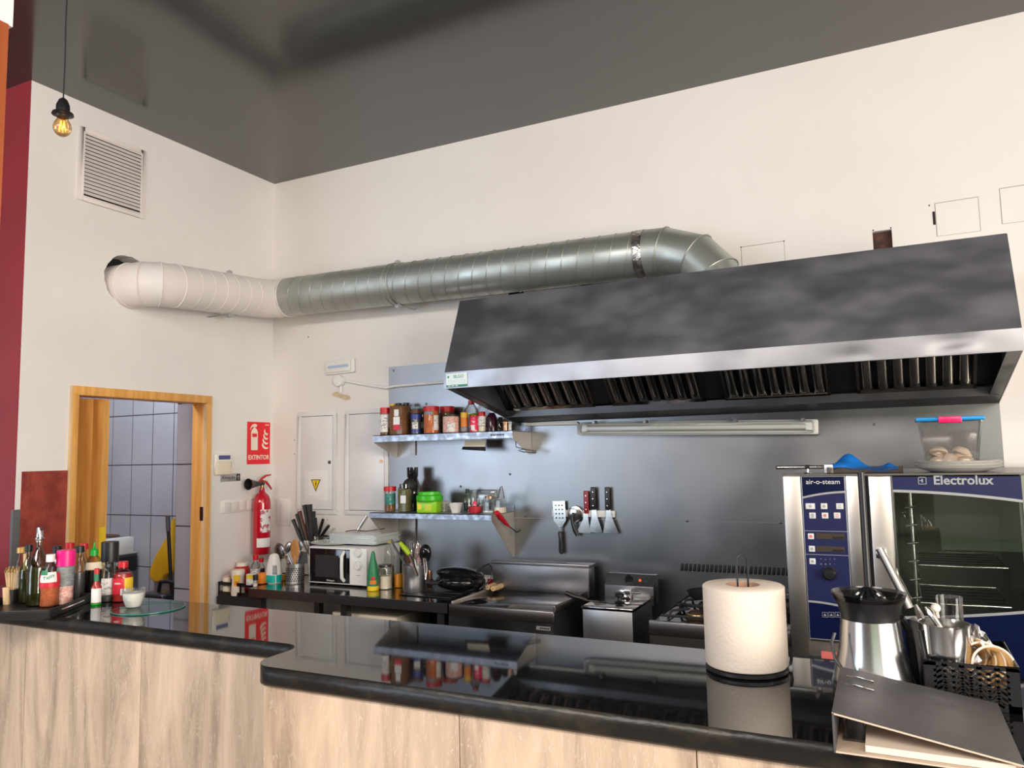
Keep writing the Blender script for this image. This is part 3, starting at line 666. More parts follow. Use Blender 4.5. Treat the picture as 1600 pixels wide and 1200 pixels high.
# ---- magnetic bar and tools
t = MB().box(1.985, 2.336, -.018, -.006, 1.296, 1.330).build('magnetic_bar', 'white_plastic', bevel=.002); tag(t, 'white magnetic tool bar on the steel wall', 'tool holder')
def tool_origin(px, py): return sol(px=px, py=py, y=-.026)
q = tool_origin(873, 783)
t = thing('slotted_spatula', 'perforated steel spatula hanging handle down left of the tool bar', 'spatula', q, rot=(0, -.03, 0))
MB().prism([(-.035, 0), (.035, 0), (.036, -.10), (.012, -.135), (-.010, -.135), (-.034, -.10)], 'y', -.001, .001).build('blade', 'steel_bright', t)
for r_ in range(4):
    for c_ in range(3): MB().lathe([(.004, -.0022), (.004, .002)], (-.018+.018*c_, 0, -.022-.022*r_), 8, 0, 'y').build('hole', 'void', t)
MB().box(-.006, .006, -.004, .004, -.160, -.13).build('neck', 'steel_bright', t)
MB().lathe([(.008, -.158), (.013, -.165), (.011, -.20), (.013, -.255), (.012, -.268), (.004, -.275)], n=14).build('handle', 'black_plastic', t)
q = tool_origin(898, 803)
t = thing('pizza_cutter', 'wheel pizza cutter with black handle on the tool bar', 'pizza cutter', q)
b = MB(); b.lathe([(0, -.0015), (.040, -.001), (.042, 0), (.040, .001), (0, .0015)], n=32, axis='y'); b.build('wheel', 'steel_bright', t)
b = MB(); b.tube([(-.006, -.006, .008), (-.014, -.007, -.018), (-.010, -.007, -.050), (.002, -.007, -.085), (.014, -.006, -.112)], .010, 10, taper=[.5, 1, .9, 1.2, .8]); b.build('handle', 'black_plastic', t)
MB().lathe([(.007, -.012), (.007, 0)], n=12, axis='y').build('hub', 'black_plastic', t)
for px, py0, w_, lab, hm, py1, sk in ((916, 767, .040, 'red-handled steel scraper on the magnetic bar, leftmost of three scrapers', 'ext', 833, -.022), (926, 761, .037, 'black-handled steel scraper in the middle of three on the bar', 'b', 832, .010), (948, 761, .041, 'black-handled steel scraper hanging rightmost on the magnetic bar', 'b', 833, .014)):
    yy = -.030 if hm != 'ext' else -.024
    q = sol(px=px, py=py0, y=yy); q2 = sol(px=px, py=py1, y=yy); L = q.z-q2.z
    t = thing('scraper', lab, 'scraper', q, group=None)
    MB().prism([(-.012+sk*.3, -.115), (.012+sk*.3, -.115), (.016+sk*.4, -.15), (w_+sk, -L), (-w_+sk, -L), (-.014+sk*.4, -.15)], 'y', -.0012, .0012).build('blade', 'steel_bright', t)
    MB().box(-.013+sk*.1, .013+sk*.1, -.006, .006, -.118, 0).build('handle', 'scraper_red' if hm == 'ext' else 'black_plastic', t, bevel=.005, seg=3) if hm != 'ext' else (P('scraper_red', (.28, .015, .02), .35), MB().box(-.013+sk*.1, .013+sk*.1, -.006, .006, -.118, 0).build('handle', 'scraper_red', t, bevel=.005, seg=3))
    for k in range(3): MB().lathe([(.003, -.0075), (.003, .0)], (sk*.1, 0, -.025-.035*k), 8, 0, 'y').build('rivet', 'steel_bright', t)
# ================================================================ COOKING LINE
ZW = .92
wt = thing('steel_worktop', 'stainless steel work table along the back wall under the shelves', 'work table', (.385, -.01, 0))
b = MB(); b.box(0, 1.287, -.568, 0, ZW-.004, ZW); b.build('table_top', 'steel_worktop', wt)
b = MB(); b.box(0, 1.287, -.570, -.566, ZW-.046, ZW+.001); b.box(0, .004, -.57, 0, ZW-.046, ZW); b.build('front_edge', 'steel_edge', wt)
MB().box(.03, 1.25, -.50, -.04, .545, .565).build('under_shelf', 'steel_dark', wt)
for x in (.03, 1.21):
    for y in (-.54, -.06): MB().box(x, x+.04, y, y+.04, 0, ZW-.005).build('leg', 'steel_dark', wt)
MB().box(.62, .66, -.54, -.50, 0, ZW-.005).build('leg', 'steel_dark', wt)
o = MB().box(.86, 1.28, -.44, -.12, .571, .80).build('cardboard_box', 'cream_plastic', bevel=.004); tag(o, 'plain beige box stored beneath the steel work table', 'box')
t = thing('lidded_pot', 'dark pot with a knobbed lid stored under the work table by the griddle', 'pot', (1.46, -.30, .57))
MB().lathe([(.11, 0), (.115, .01), (.115, .15), (.12, .155)], n=28).build('body', 'steel_dark', t); MB().lathe([(.118, .155), (.09, .172), (.02, .185)], n=28).build('lid', 'steel_dark', t)
MB().lathe([(.008, .185), (.008, .20), (.020, .21), (.018, .222), (0, .226)], n=14).build('knob', 'rust', t)
# griddle
gr = thing('griddle', 'flat steel griddle with raised back and side splash guards', 'griddle', (1.680, -.02, 0))
GX = .545
MB().box(0, GX, -.545, 0, .10, ZW-.012).build('body', 'steel_dark', gr)
MB().box(.004, GX-.004, -.535, -.14, ZW-.012, ZW-.001).build('cooking_plate', 'steel_worktop', gr, bevel=.002)
MB().box(0, GX, -.562, -.535, ZW-.052, ZW+.0).build('front_lip', 'steel_edge', gr, bevel=.004)
b = MB(); b.box(-.0, .010, -.54, -.10, ZW-.01, ZW+.010); b.build('side_guard', 'steel_end', gr, bevel=.003)
b = MB(); b.box(GX-.010, GX, -.54, -.10, ZW-.01, ZW+.022); b.build('side_guard', 'steel_edge', gr, bevel=.003)
b = MB(); b.box(.012, GX+.01, -.13, -.045, ZW-.01, ZW+.145); b.build('splash_guard', 'steel_fascia', gr, bevel=.003)
b = MB(); b.box(.006, GX+.016, -.140, -.04, ZW+.135, ZW+.150); b.build('guard_lip', 'steel_fascia', gr, bevel=.003)
MB().box(GX-.085, GX-.015, -.5635, -.562, ZW-.083, ZW-.066).build('badge_plate', 'silver_plate', gr)
MB().box(0, GX, -.562, -.545, .10, ZW-.052).build('front_panel', 'steel_dark', gr)
b = MB()
for k in range(6): b.box(GX-.066+.008*k, GX-.0605+.008*k, -.5641, -.5634, ZW-.078, ZW-.071)
b.build('badge_print', 'void', gr)
# fryer
fr = thing('deep_fryer', 'small steel countertop deep fryer with sloped control panel and black knob', 'deep fryer', (2.318, 0, 0))
FX = .236
st_ = MB().box(2.27, 2.60, -.52, -.02, .0, .66).build('appliance_stand', 'steel_dark'); tag(st_, 'low dark steel stand beneath the deep fryer', 'stand')
MB().box(0, FX, -.462, -.15, .661, .920).build('tank', 'steel', fr, bevel=.004)
MB().box(-.004, FX+.004, -.466, -.15, .918, .932).build('lid', 'steel_worktop', fr, bevel=.003)
b = MB(); b.lathe([(.022, .932), (.026, .936), (.010, .942), (.008, .955), (.020, .960), (.021, .972), (.012, .978)], (.135, -.33, 0), 18); b.build('lid_knob', 'black_plastic', fr)
b = MB(); b.prism([(-.19, .90), (-.19, .985), (-.14, 1.035), (-.10, 1.035), (-.10, .90)], 'x', 0.012, FX+.02); b.build('control_box', 'steel_fascia', fr, bevel=.002)
nrm = Vector((0, -.707, .707))
def onpan(u, v, d=.002): return (u, -.19+v*.707-d*.707, .985+v*.707+d*.707)
fr_k = MB().at(onpan(.13, .036, 0), (pi/4, 0, 0)).lathe([(.021, 0), (.021, .004), (.016, .006), (.015, .018), (.0, .019)], n=20).box(-.003, .003, -.016, .016, .018, .023).build('dial', 'black_plastic', fr)
P('lamp_orange', (.6, .10, .03), .3, emit=(.9, .15, .03), estr=.6); P('lamp_green', (.02, .10, .06), .3)
MB().at(onpan(.185, .036, 0), (pi/4, 0, 0)).lathe([(.007, 0), (.006, .004), (0, .006)], n=12).build('orange_lamp', 'lamp_orange', fr)
MB().at(onpan(.215, .036, 0), (pi/4, 0, 0)).lathe([(.007, 0), (.006, .004), (0, .006)], n=12).build('green_lamp', 'lamp_green', fr)
b = MB(); b.tube([(.06, -.195, .965), (.075, -.215, .962), (.17, -.215, .958), (.19, -.195, .955)], .004, 6); b.build('lid_handle', 'steel_bright', fr)
MB().box(.10, .155, -.235, -.195, .932, .975).build('basket_hook', 'steel_bright', fr, bevel=.003)
b = MB(); b.tube([(.085, -.36, .934), (.04, -.40, .945), (-.01, -.42, .950)], .003, 6); b.build('basket_wire', 'steel_bright', fr)
b = MB(); b.tube([(.0, -.41, .952), (-.05, -.44, .968), (-.085, -.455, .985)], .012, 10, taper=[.7, 1, .9]); b.build('basket_handle', 'black_plastic', fr)
MB().prism([(.11, .700), (.128, .700), (.119, .717)], 'y', -.464, -.4622).build('warning_mark', 'sign_yellow', fr)
# stove
sv = thing('gas_stove', 'dark gas stove with black pan supports and brass burner', 'stove', (2.675, -.02, 0))
SX = .56
MB().box(0, SX, -.575, 0, .10, ZW-.012).build('body', 'steel_dark', sv)
MB().box(-.002, SX, -.598, -.575, ZW-.055, ZW+.004).build('front_lip', 'steel_edge', sv, bevel=.004)
MB().box(0, SX, -.596, -.575, .10, ZW-.055).build('front_panel', 'steel_edge', sv)
MB().box(.01, SX-.01, -.572, -.03, ZW-.012, ZW-.004).build('hob_plate', 'black_gloss', sv)
MB().box(.14, SX, -.035, -.02, ZW-.01, ZW+.045).build('rear_lip', 'steel_edge', sv)
for (bx_, by_) in ((.16, -.42), (.16, -.17), (.42, -.42), (.42, -.17)):
    br = MB().lathe([(.062, ZW-.004), (.05, ZW+.004), (.036, ZW+.006), (.034, ZW+.016), (.030, ZW+.020), (0, ZW+.022)], (bx_, by_, 0), 24).build('burner', 'rust' if bx_ < .3 and by_ < -.3 else 'black_matte', sv, sharp=30)
    MB().lathe([(.050, ZW+.0005), (.046, ZW+.012), (.040, ZW+.013)], (bx_, by_, 0), 24, cap=False).build('burner_ring', 'brass' if by_ < -.3 else 'steel_dark', br)
for bx_ in (.04, .30):
    for by_ in (-.54, -.29):
        b = MB(); 
        for k in range(4):
            a_ = pi/4+k*pi/2; cx_, cy_ = bx_+.12, by_+.115
            b.tube([(cx_+.035*math.cos(a_), cy_+.035*math.sin(a_), ZW+.034), (cx_+.12*math.cos(a_), cy_+.12*math.sin(a_), ZW+.034), (cx_+.14*math.cos(a_), cy_+.14*math.sin(a_), ZW-.002)], .006, 6)
        b.tube([(bx_, by_, ZW+.018), (bx_+.24, by_, ZW+.018), (bx_+.24, by_+.235, ZW+.018), (bx_, by_+.235, ZW+.018)], .006, 6, closed=True)
        b.build('pan_support', 'black_matte', sv)
t = thing('cast_iron_pan', 'small black frying pan resting on the left rear burner', 'pan', (2.84, -.20, ZW+.037))
MB().lathe([(.07, 0), (.085, .004), (.10, .03), (.102, .03), (.088, .006), (.07, .003)], n=28).build('pan_body', 'black_matte', t); MB().tube([(.10, .0, .03), (.2, .03, .045)], .008, 8).build('handle', 'black_matte', t)
# ================================================================ COMBI OVEN
ov = thing('combi_oven', 'large stainless combi steam oven with blue control panel and glass door', 'oven', (3.258, -.80, 0))
OW, OT, OB = .90, 1.531, .60
P('navy', (.020, .024, .082), .25); P('navy_dark', (.004, .008, .042), .22); P('silver_print', (.42, .43, .44), .35, metal=.3); P('button_white', (.72, .72, .72), .35)
P('oven_display', (.06, .045, .03), .3); P('button_red', (.70, .16, .15), .4); P('oven_steel', (.54, .50, .46), .37, metal=1, rvar=.07, vscale=3, var=.15)
def ox(px, py=741, d=0): return sol(px=px, py=py, y=-.80-d).x-3.258
px1, px2 = ox(1251.7), ox(1319); gap0, gap1 = ox(1350), ox(1356); gl0, gl1 = ox(1393), ox(1594)
b = MB()
b.box(0, OW, .03, .76, OB, OT-.006); b.build('cabinet', 'oven_steel', ov)
MB().box(-.004, OW, .02, .78, OT-.006, OT).build('top_cover', 'steel_edge', ov)
MB().box(0, px1-.004, 0, .03, OB+.28, OT-.006).build('left_upright', 'oven_steel', ov, bevel=.003)
MB().box(px2+.003, gap0, 0, .03, OB+.28, OT-.006).build('mid_upright', 'oven_steel', ov, bevel=.003)
MB().box(0, gap0, .004, .03, OB, OB+.279).build('lower_panel', 'black_matte', ov)
def oz(py, px=1290): return sol(px=px, py=py, y=-.80).z
pz0, pz1 = oz(999, 1296), OT-.008
pn = MB().box(px1-.002, px2+.001, .001, .03, pz0-.004, pz1).build('control_panel', 'silver_print', ov, bevel=.001)
MB().box(px1+.001, px2-.001, -.0005, .004, pz0, pz1-.001).build('panel_face', 'navy', pn)
# darker fields with curved silver stripes
def curve_band(nm, zL, zR, sag, w_, par, m_, x0, x1, yb=-.0008, up=None, dn=None):
    N = 14; P_ = []
    for i in range(N+1):
        t_ = i/N; z = zL+(zR-zL)*t_+sag*4*t_*(1-t_); P_.append((x0+(x1-x0)*t_, z))
    if up is not None: poly = P_+[(x1, up), (x0, up)]
    elif dn is not None: poly = P_+[(x1, dn), (x0, dn)]
    else: poly = P_+[(x, z-w_) for x, z in P_[::-1]]
    b = MB(); b.prism(poly, 'y', yb-.0004, yb); return b.build(nm, m_, par)
X0, X1 = px1+.001, px2-.001
z_s0, z_s1 = oz(776, 1255), oz(767, 1321)
curve_band('upper_field', z_s0, z_s1, .004, 0, pn, 'navy_dark', X0, X1, -.0006, up=pz1-.001)
curve_band('silver_stripe', z_s0, z_s1, .004, .007, pn, 'silver_print', X0, X1, -.0010)
z_t0, z_t1 = oz(938, 1268), oz(950, 1335)
curve_band('lower_field', z_t0, z_t1, .004, 0, pn, 'navy_dark', X0, X1, -.0006, dn=pz0)
curve_band('silver_stripe', z_t0, z_t1, .004, .007, pn, 'silver_print', X0, X1, -.0010)
for py in (830, 867): z = oz(py, 1292); MB().box(X0, X1, -.0012, -.0006, z-.0008, z+.0008).build('divider_line', 'silver_print', pn)
cxp = (X0+X1)/2
text('panel_text', 'air-o-steam', .0245, (cxp, -.0012, oz(753)), FRONT, 'button_white', pn, .0004, sx=1.02)
def btn(px, py, w_, m_='button_white', ic=None):
    q = sol(px=px, py=py, y=-.803); x = q.x-3.258
    o_ = MB().box(x-w_/2, x+w_/2, -.004, -.0005, q.z-.0105, q.z+.0105).build('button', 'button_white', pn, bevel=.0035, seg=3)
    mm = m_ if m_ != 'button_white' else 'grey_plastic'
    b = MB()
    if ic == 'bars':
        for k in range(3): b.box(x-.005, x+.005, -.0047, -.0040, q.z-.006+.005*k, q.z-.004+.005*k)
    else: b.lathe([(.003, -.0047), (.0055, -.0047), (.0055, -.0041), (.003, -.0041)], (x, 0, q.z), 10, 0, 'y')
    b.build('button_icon', mm, o_)
for (px, py, w_, m_, ic) in ((1266, 791, .032, 'button_white', 'r'), (1287.5, 791, .022, 'button_white', 'r'), (1312, 791, .024, 'button_white', 'bars'), (1269.5, 805.5, .022, 'navy', 'bars'), (1289, 805.5, .022, 'button_red', 'r'),
                             (1308, 805.5, .022, 'button_red', 'bars'), (1267, 838, .021, 'button_red', 'r'), (1268.5, 857.5, .021, 'button_white', 'r'), (1269.5, 877, .021, 'button_white', 'r')): btn(px, py, w_, m_, ic)
for py in (838, 858):
    q0, q1 = sol(px=1275, py=py-5, y=-.8015), sol(px=1320, py=py+5, y=-.8015)
    o_ = MB().box(q0.x-3.258, q1.x-3.258, -.0016, -.0006, q1.z, q0.z).build('display', 'oven_display', pn)
    MB().box(q1.x-3.258-.040, q1.x-3.258-.003, -.0021, -.0016, q1.z+.001, q1.z+.009).build('display_window', 'void', o_)
for k in range(8):
    q = sol(px=1283+7*(k % 4), py=874+7*(k//4), y=-.801); text('panel_icon', '*~/+oxv-'[k], .011, (q.x-3.258, -.0010, q.z), FRONT, 'silver_print', pn, .0002)
for k in range(3):
    q = sol(px=1289+10*k, py=960.5, y=-.801); x = q.x-3.258
    o_ = MB().box(x-.009, x+.009, -.0016, -.0008, q.z-.009, q.z+.009).build('lower_icon', 'silver_print', pn); MB().box(x-.0078, x+.0078, -.0020, -.0016, q.z-.0078, q.z+.0078).build('icon_field', 'navy_dark', o_)
    MB().prism([(x-.005, q.z-.004), (x+.005, q.z-.004), (x, q.z+.005)], 'y', -.0024, -.0020).build('icon_mark', 'silver_print', o_)
q = sol(px=1296, py=896.5, y=-.81); MB().lathe([(.024, -.001), (.022, -.008), (.021, -.022), (.016, -.028), (0, -.029)], (q.x-3.258, 0, q.z), 28, 0, 'y').build('selector_knob', 'black_plastic', pn)
# door: steel stile, handle, glass
MB().box(gap0+.001, gap1-.001, .012, .03, OB+.25, OT-.006).build('door_gap', 'void', ov)
dz0 = OB+.02
dr_ = MB().box(gap1, gl0-.004, -.008, .02, dz0, OT-.008).build('door_stile', 'oven_steel', ov, bevel=.003)
MB().box(gl0-.004, gl0+.001, -.014, .02, dz0, OT-.008).build('glass_edge_trim', 'steel_bright', dr_)
MB().box(gl1, gl1+.012, -.012, .02, dz0, OT-.008).build('glass_edge_trim', 'steel_bright', dr_)
MB().box(gl1+.012, OW, -.008, .02, dz0, OT-.008).build('right_stile', 'oven_steel', dr_)
MT['oven_glass'] = clear('oven_glass', (.76, .79, .77), .05, .015)
dg_ = MB().box(gl0, gl1, -.012, -.007, dz0, OT-.010).build('door_glass', 'oven_glass', ov)
zt0, zt1 = oz(763, 1400), oz(779, 1590)
def gy(nm, zL, zR, sag, w_, m_, up=None, dn=None, yb=-.0122): return curve_band(nm, zL, zR, sag, w_, dg_, m_, gl0, gl1, yb, up, dn)
zg0, zg1 = sol(px=1397, py=765, y=-.812).z, sol(px=1594, py=781, y=-.812).z
gy('blue_band', zg0, zg1, .006, 0, 'navy', up=OT-.011); gy('silver_stripe', zg0, zg1, .006, .009, 'silver_print', yb=-.0127)
zh0, zh1 = sol(px=1420, py=968, y=-.812).z, sol(px=1598, py=957, y=-.812).z
gy('lower_band', zh0, zh1, -.004, 0, 'navy_dark', dn=dz0); gy('silver_stripe', zh0+.009, zh1+.009, -.004, .009, 'silver_print', yb=-.0127)
q0 = sol(px=1441, py=751, y=-.8135); xx = q0.x-3.258
b = MB(); s_ = .0125
for (a0, a1, c0, c1) in ((-s_, s_, s_-.002, s_), (-s_, s_, -s_, -s_+.002), (-s_, -s_+.002, -s_, s_), (s_-.002, s_, -s_, s_), (-.002, .002, -.006, .006), (-.008, -.002, -.001, .0015)): b.box(xx+a0, xx+a1, -.0136, -.0128, q0.z+c0, q0.z+c1)
b.build('square_logo', 'silver_print', dg_)
text('brand_lettering', 'Electrolux', .042, (sol(px=1504, py=751, y=-.8135).x-3.258, -.0134, q0.z), FRONT, 'silver_print', dg_, .0004, sx=1.0, bold=.0009)
# cavity
b = MB(); b.box(gl0-.002, gl0+.004, -.004, .60, dz0, OT-.02); b.box(gl1-.01, gl1, -.004, .60, dz0, OT-.02); b.box(gl0, gl1, .58, .60, dz0, OT-.02); b.box(gl0, gl1, -.004, .6, dz0, dz0+.02)
P('cavity_steel', (.42, .41, .38), .42, metal=.9, rvar=.1, vscale=3)
ov_c = b.build('cavity', 'cavity_steel', ov)
bpy.data.objects.remove([c for c in ov.children if c.name.startswith('cabinet')][0])
MB().box(0, gl0-.004, .03, .76, OB, OT-.007).build('side_cabinet', 'oven_steel', ov)
MB().box(gl1+.001, OW, .03, .76, OB, OT-.007).build('side_cabinet', 'oven_steel', ov); MB().box(gl0-.004, gl1, .61, .76, OB, OT-.007).build('rear_cabinet', 'oven_steel', ov)
b = MB(); xr_ = gl0+.055
for yy in (.06, .10, .30, .34): b.tube([(xr_, yy, dz0+.10), (xr_, yy, OT-.06)], .0028, 6)
for yy in (.06, .30): b.tube([(xr_, yy, dz0+.10), (xr_, yy+.02, dz0+.085), (xr_, yy+.04, dz0+.10)], .0028, 6)
for k in range(11): z = dz0+.17+.062*k; b.tube([(xr_-.02, .04, z), (xr_+.012, .05, z+.004), (xr_+.012, .36, z+.004)], .003, 6)
b.build('rack_guide', 'steel_bright', ov)
for k in range(4):
    z = dz0+.21+k*.128 if k else dz0+.235
    rk = MB(); rk.tube([(xr_+.012, .05, z), (gl1-.05, .05, z), (gl1-.05, .45, z), (xr_+.012, .45, z)], .0024, 6, closed=True)
    for j in range(14 if k == 1 else 5): yy = .05+.4*(j+1)/(15 if k == 1 else 6); rk.tube([(xr_+.012, yy, z), (gl1-.05, yy, z)], .0012, 5)
    rk.build('wire_rack', 'steel_filter', ov)
qa, qb = sol(px=1374, py=857, y=-.845), sol(px=1409, py=925, y=-.862)
b = MB(); b.tube([(qa.x-3.258, qa.y+.80, qa.z), (qb.x-3.258, qb.y+.80, qb.z), (qb.x-3.258+.02, qb.y+.79, qb.z-.05)], .0135, 16); b.build('door_handle', 'oven_steel', ov)
MB().box(qa.x-3.258-.012, qa.x-3.258+.022, -.045, -.008, qa.z-.035, qa.z+.0).build('handle_mount', 'steel_bright', ov, bevel=.006)
MB().box(.10, .155, -.002, .004, oz(1030, 1300)-.0, oz(1019, 1300)).build('red_switch', 'button_red', ov)
for (x_, y_) in ((.02, .05), (.84, .05), (.02, .70), (.84, .70)): MB().box(x_, x_+.04, y_, y_+.04, 0, OB).build('stand_leg', 'steel_edge', ov)
# ================================================================ SMALL GOODS
P('cap_red', (.55, .010, .02), .35); P('cap_green', (.01, .33, .03), .35); P('cap_black', (.012, .012, .013), .4); P('cap_white', (.78, .77, .74), .4)
P('cap_pink', (.85, .01, .22), .35); P('cap_gold', (.62, .40, .12), .35, metal=.4); P('cap_yellow', (.85, .50, .03), .4); P('cap_blue', (.02, .04, .30), .4)
P('oil_dark', (.045, .035, .008), .3); P('oil', (.30, .22, .03), .3); P('soy', (.006, .004, .003), .2); P('chili_orange', (.62, .16, .05), .7, var=.3, vscale=120)
P('salt_pink', (.80, .38, .30), .8, col2=(.95, .72, .66), vscale=110, bump=.5, bscale=140); P('spice_brown', (.26, .11, .04), .9, var=.35, vscale=90); P('spice_red', (.42, .09, .03), .9, var=.3, vscale=90)
P('spice_green', (.20, .17, .06), .9, var=.4, vscale=120); P('paprika', (.60, .17, .045), .9, var=.15, vscale=80); P('powder_white', (.80, .77, .72), .9, var=.04, vscale=30); P('flour', (.80, .70, .56), .9)
P('honey', (.75, .30, .02), .3); P('juice_orange', (.85, .34, .015), .4); P('sauce_red', (.45, .015, .015), .35); P('salsa', (.40, .02, .02), .3)
P('lab_grey', (.30, .31, .32), .5, col2=(.17, .175, .18), vscale=40, stretch=(1, 1, 5)); P('lab_pale', (.72, .70, .66), .5, col2=(.35, .34, .33), vscale=60, stretch=(1, 1, 2), vlo=.52, vhi=.6)
P('lab_red', (.62, .02, .04), .45); P('lab_yellow', (.85, .55, .03), .45); P('lab_green', (.02, .22, .09), .45); P('lab_teal', (.02, .17, .13), .5, col2=(.10, .35, .30), vscale=50, vlo=.5, vhi=.6); P('lab_orange', (.75, .22, .02), .5); P('lab_blue', (.02, .04, .26), .4)
P('lab_rose', (.80, .02, .10), .45, col2=(.85, .45, .45), vscale=60, vlo=.55, vhi=.6); P('lime', (.28, .62, .01), .35); P('lime_dark', (.05, .50, .01), .3); P('teal', (.0, .42, .34), .4); P('yellow_pl', (.85, .62, .02), .4)
P('glass_dark', (.010, .010, .010), .08); P('wine_dark', (.030, .004, .012), .15); P('wood_pale', (.72, .50, .27), .6, var=.15, vscale=20); P('wood_mid', (.50, .22, .06), .5, var=.2, vscale=15, stretch=(3, 3, .6)); P('wood_dark', (.09, .03, .015), .45)
P('rubber_green', (.40, .60, .02), .4); P('rose_pl', (.62, .42, .42), .4); P('copper', (.50, .26, .16), .3, metal=.8); P('skewer_tip', (.55, .36, .12), .8, col2=(.18, .09, .03), vscale=160)
P('paper_white', (.74, .64, .54), .9, bump=.15, bscale=150); P('cardboard_core', (.45, .27, .18), .8); P('blue_cloth', (.005, .18, .62), .6, bump=.3, bscale=30); P('porcelain', (.74, .72, .68), .25)
P('mushroom', (.88, .74, .60), .6, var=.08, vscale=40); P('binder_cover', (.085, .078, .078), .55, var=.25, vscale=9, bump=.15, bscale=200); P('binder_inside', (.55, .43, .33), .7); P('paper_sheet', (.70, .60, .50), .7)
P('cup_cream', (.82, .74, .62), .5); P('cup_kraft', (.62, .36, .12), .6); P('yellow_cloth', (.80, .46, .01), .5, var=.2, vscale=4); P('dish_grey', (.10, .10, .105), .4, metal=.3); P('teal_edge', (.05, .20, .16), .15)
MT['green_glass'] = clear('green_glass', (.62, .68, .50), .08); MT['bag_plastic'] = clear('bag_plastic', (.86, .84, .82), .16, .10); MT['smoke_plastic'] = clear('smoke_plastic', (.62, .62, .62), .14, .06)
MT['disc_glass'] = clear('disc_glass', (.80, .90, .86), .08, .01)
def cam_ang(p): return math.atan2(CAM[1]-p.y, CAM[0]-p.x)
def body_dims(px, y, z, wpx, top):
    p = sol(px=px, y=y, z=z); r = wpx/2*mpp(p); h = sol(py=top, x=p.x, y=p.y).z-z
    return p, r, h
def vessel(name, label, cat, px, y, z, wpx, top, prof, body='clear_plastic', cap=None, fill=None, labels=(), group=None, sq=0, n=22, extra=None, rz=0):
    """px: centre pixel column, y: distance line in metres, z: what it stands on; prof: [(radius, height)] as fractions"""
    p, r, h = body_dims(px, y, z, wpx, top)
    t = thing(name, label, cat, p, rz, group)
    hb = h*(cap[0] if cap else 1)
    P_ = [(a*r, c_*hb) for a, c_ in prof]
    MB().lathe(P_, n=n, sq=sq).build('body', body, t, sharp=35)
    if fill:
        fh, fm = fill; I = []
        for a, c_ in P_:
            if c_ <= fh*hb: I.append((max(.0005, a*.95), max(c_, .0015)))
            else:
                a0, c0 = I[-1]; k = (fh*hb-c0)/max(1e-6, c_-c0); I.append((max(.0005, a0+(a*.95-a0)*k), fh*hb)); break
        MB().lathe(I, n=n, sq=sq).build('contents', fm, t, sharp=35)
    if cap:
        cf, cr_, cm = cap[0], cap[1], cap[2]; shape = cap[3] if len(cap) > 3 else 'flat'
        if shape == 'flat': MB().lathe([(cr_*r, hb-.004), (cr_*r, h-.001), (cr_*r*.92, h), (0, h)], n=n).build('cap', cm, t)
        elif shape == 'flip': MB().lathe([(cr_*r, hb-.003), (cr_*r, hb+(h-hb)*.8), (cr_*r*.85, h), (0, h)], n=n).build('cap', cm, t)
        elif shape == 'nozzle': MB().lathe([(cr_*r, hb-.003), (cr_*r, hb+(h-hb)*.38), (cr_*r*.5, hb+(h-hb)*.48), (cr_*r*.28, hb+(h-hb)*.6), (cr_*r*.12, h), (0, h)], n=n).build('cap', cm, t)
    ca_ = cam_ang(p)-rz
    for L in labels:
        z0, z1, lm = L[0], L[1], L[2]; arc = L[3] if len(L) > 3 else 2*pi; off = L[4] if len(L) > 4 else 0
        def rad(zf):
            zz = zf*hb
            for (a, c_), (a2, c2) in zip(P_, P_[1:]):
                if c_ <= zz <= c2 and c2 > c_: return a+(a2-a)*(zz-c_)/(c2-c_)
            return r
        zs = [z0+(z1-z0)*k/6 for k in range(7)]; e_ = .0008+(L[5] if len(L) > 5 else 0)
        MB().lathe([(rad(q)+e_, q*hb) for q in zs], n=16, cap=False, sq=sq if sq else 0, a0=ca_-arc/2+off, a1=ca_+arc/2+off-(1e-4 if arc >= 2*pi else 0)).build('label', lm, t)
    if extra: extra(t, r, h, hb)
    return t
def wrap_text(t, body, size, r, z, off, m, slant=0):
    a0 = cam_ang(t.location)+off
    o = text('label_text', body, size, (0, 0, 0), (0, 0, 0), m, t, .0002, bold=.0002)
    for v in o.data.vertices:
        u, w_, d = v.co; w_ += u*slant; a = a0+u/r; v.co = ((r+.0014+d)*math.cos(a), (r+.0014+d)*math.sin(a), z+w_)
    return o
JAR = [(.90, 0), (1, .02), (1, .90), (.94, .97), (.90, 1)]
SHAK = [(.92, 0), (1, .02), (1, .97), (.96, 1)]
BOT = [(.92, 0), (1, .02), (1, .55), (.92, .66), (.55, .80), (.36, .88), (.34, 1)]
SAUCE = [(.90, 0), (1, .03), (1, .58), (.93, .70), (.62, .82), (.42, .90), (.40, 1)]
# ------------------------------------------------ upper shelf: y line = front row -.20
GU = 'spice jars on the upper wall shelf'; ZU = 1.7525
U = lambda *a, **k: vessel(*a, group=GU, **k)
yf = -.175
U('spice_jar', 'slim red-capped shaker at the left end of the upper shelf', 'jar', 602, yf, ZU, 16, 637, SHAK, cap=(.80, 1.0, 'cap_red'), fill=(.35, 'spice_brown'), labels=((.14, .92, 'lab_pale', 1.9, -.4),))
U('spice_jar', 'big square amber spice jar with round white and red label', 'jar', 626, -.16, ZU, 29, 633, JAR, cap=(.985, .55, 'cap_black'), fill=(.97, 'spice_brown'), sq=6, labels=((.16, .34, 'lab_red', .75, -.45), (.34, .60, 'label_white', .75, -.45), (.62, .85, 'label_white', .55, -.45)))
U('spice_bottle', 'yellow-capped bottle half hidden behind the square amber jar', 'bottle', 615, -.06, ZU, 12, 631, SHAK, cap=(.93, 1, 'cap_yellow'), fill=(.9, 'oil'))
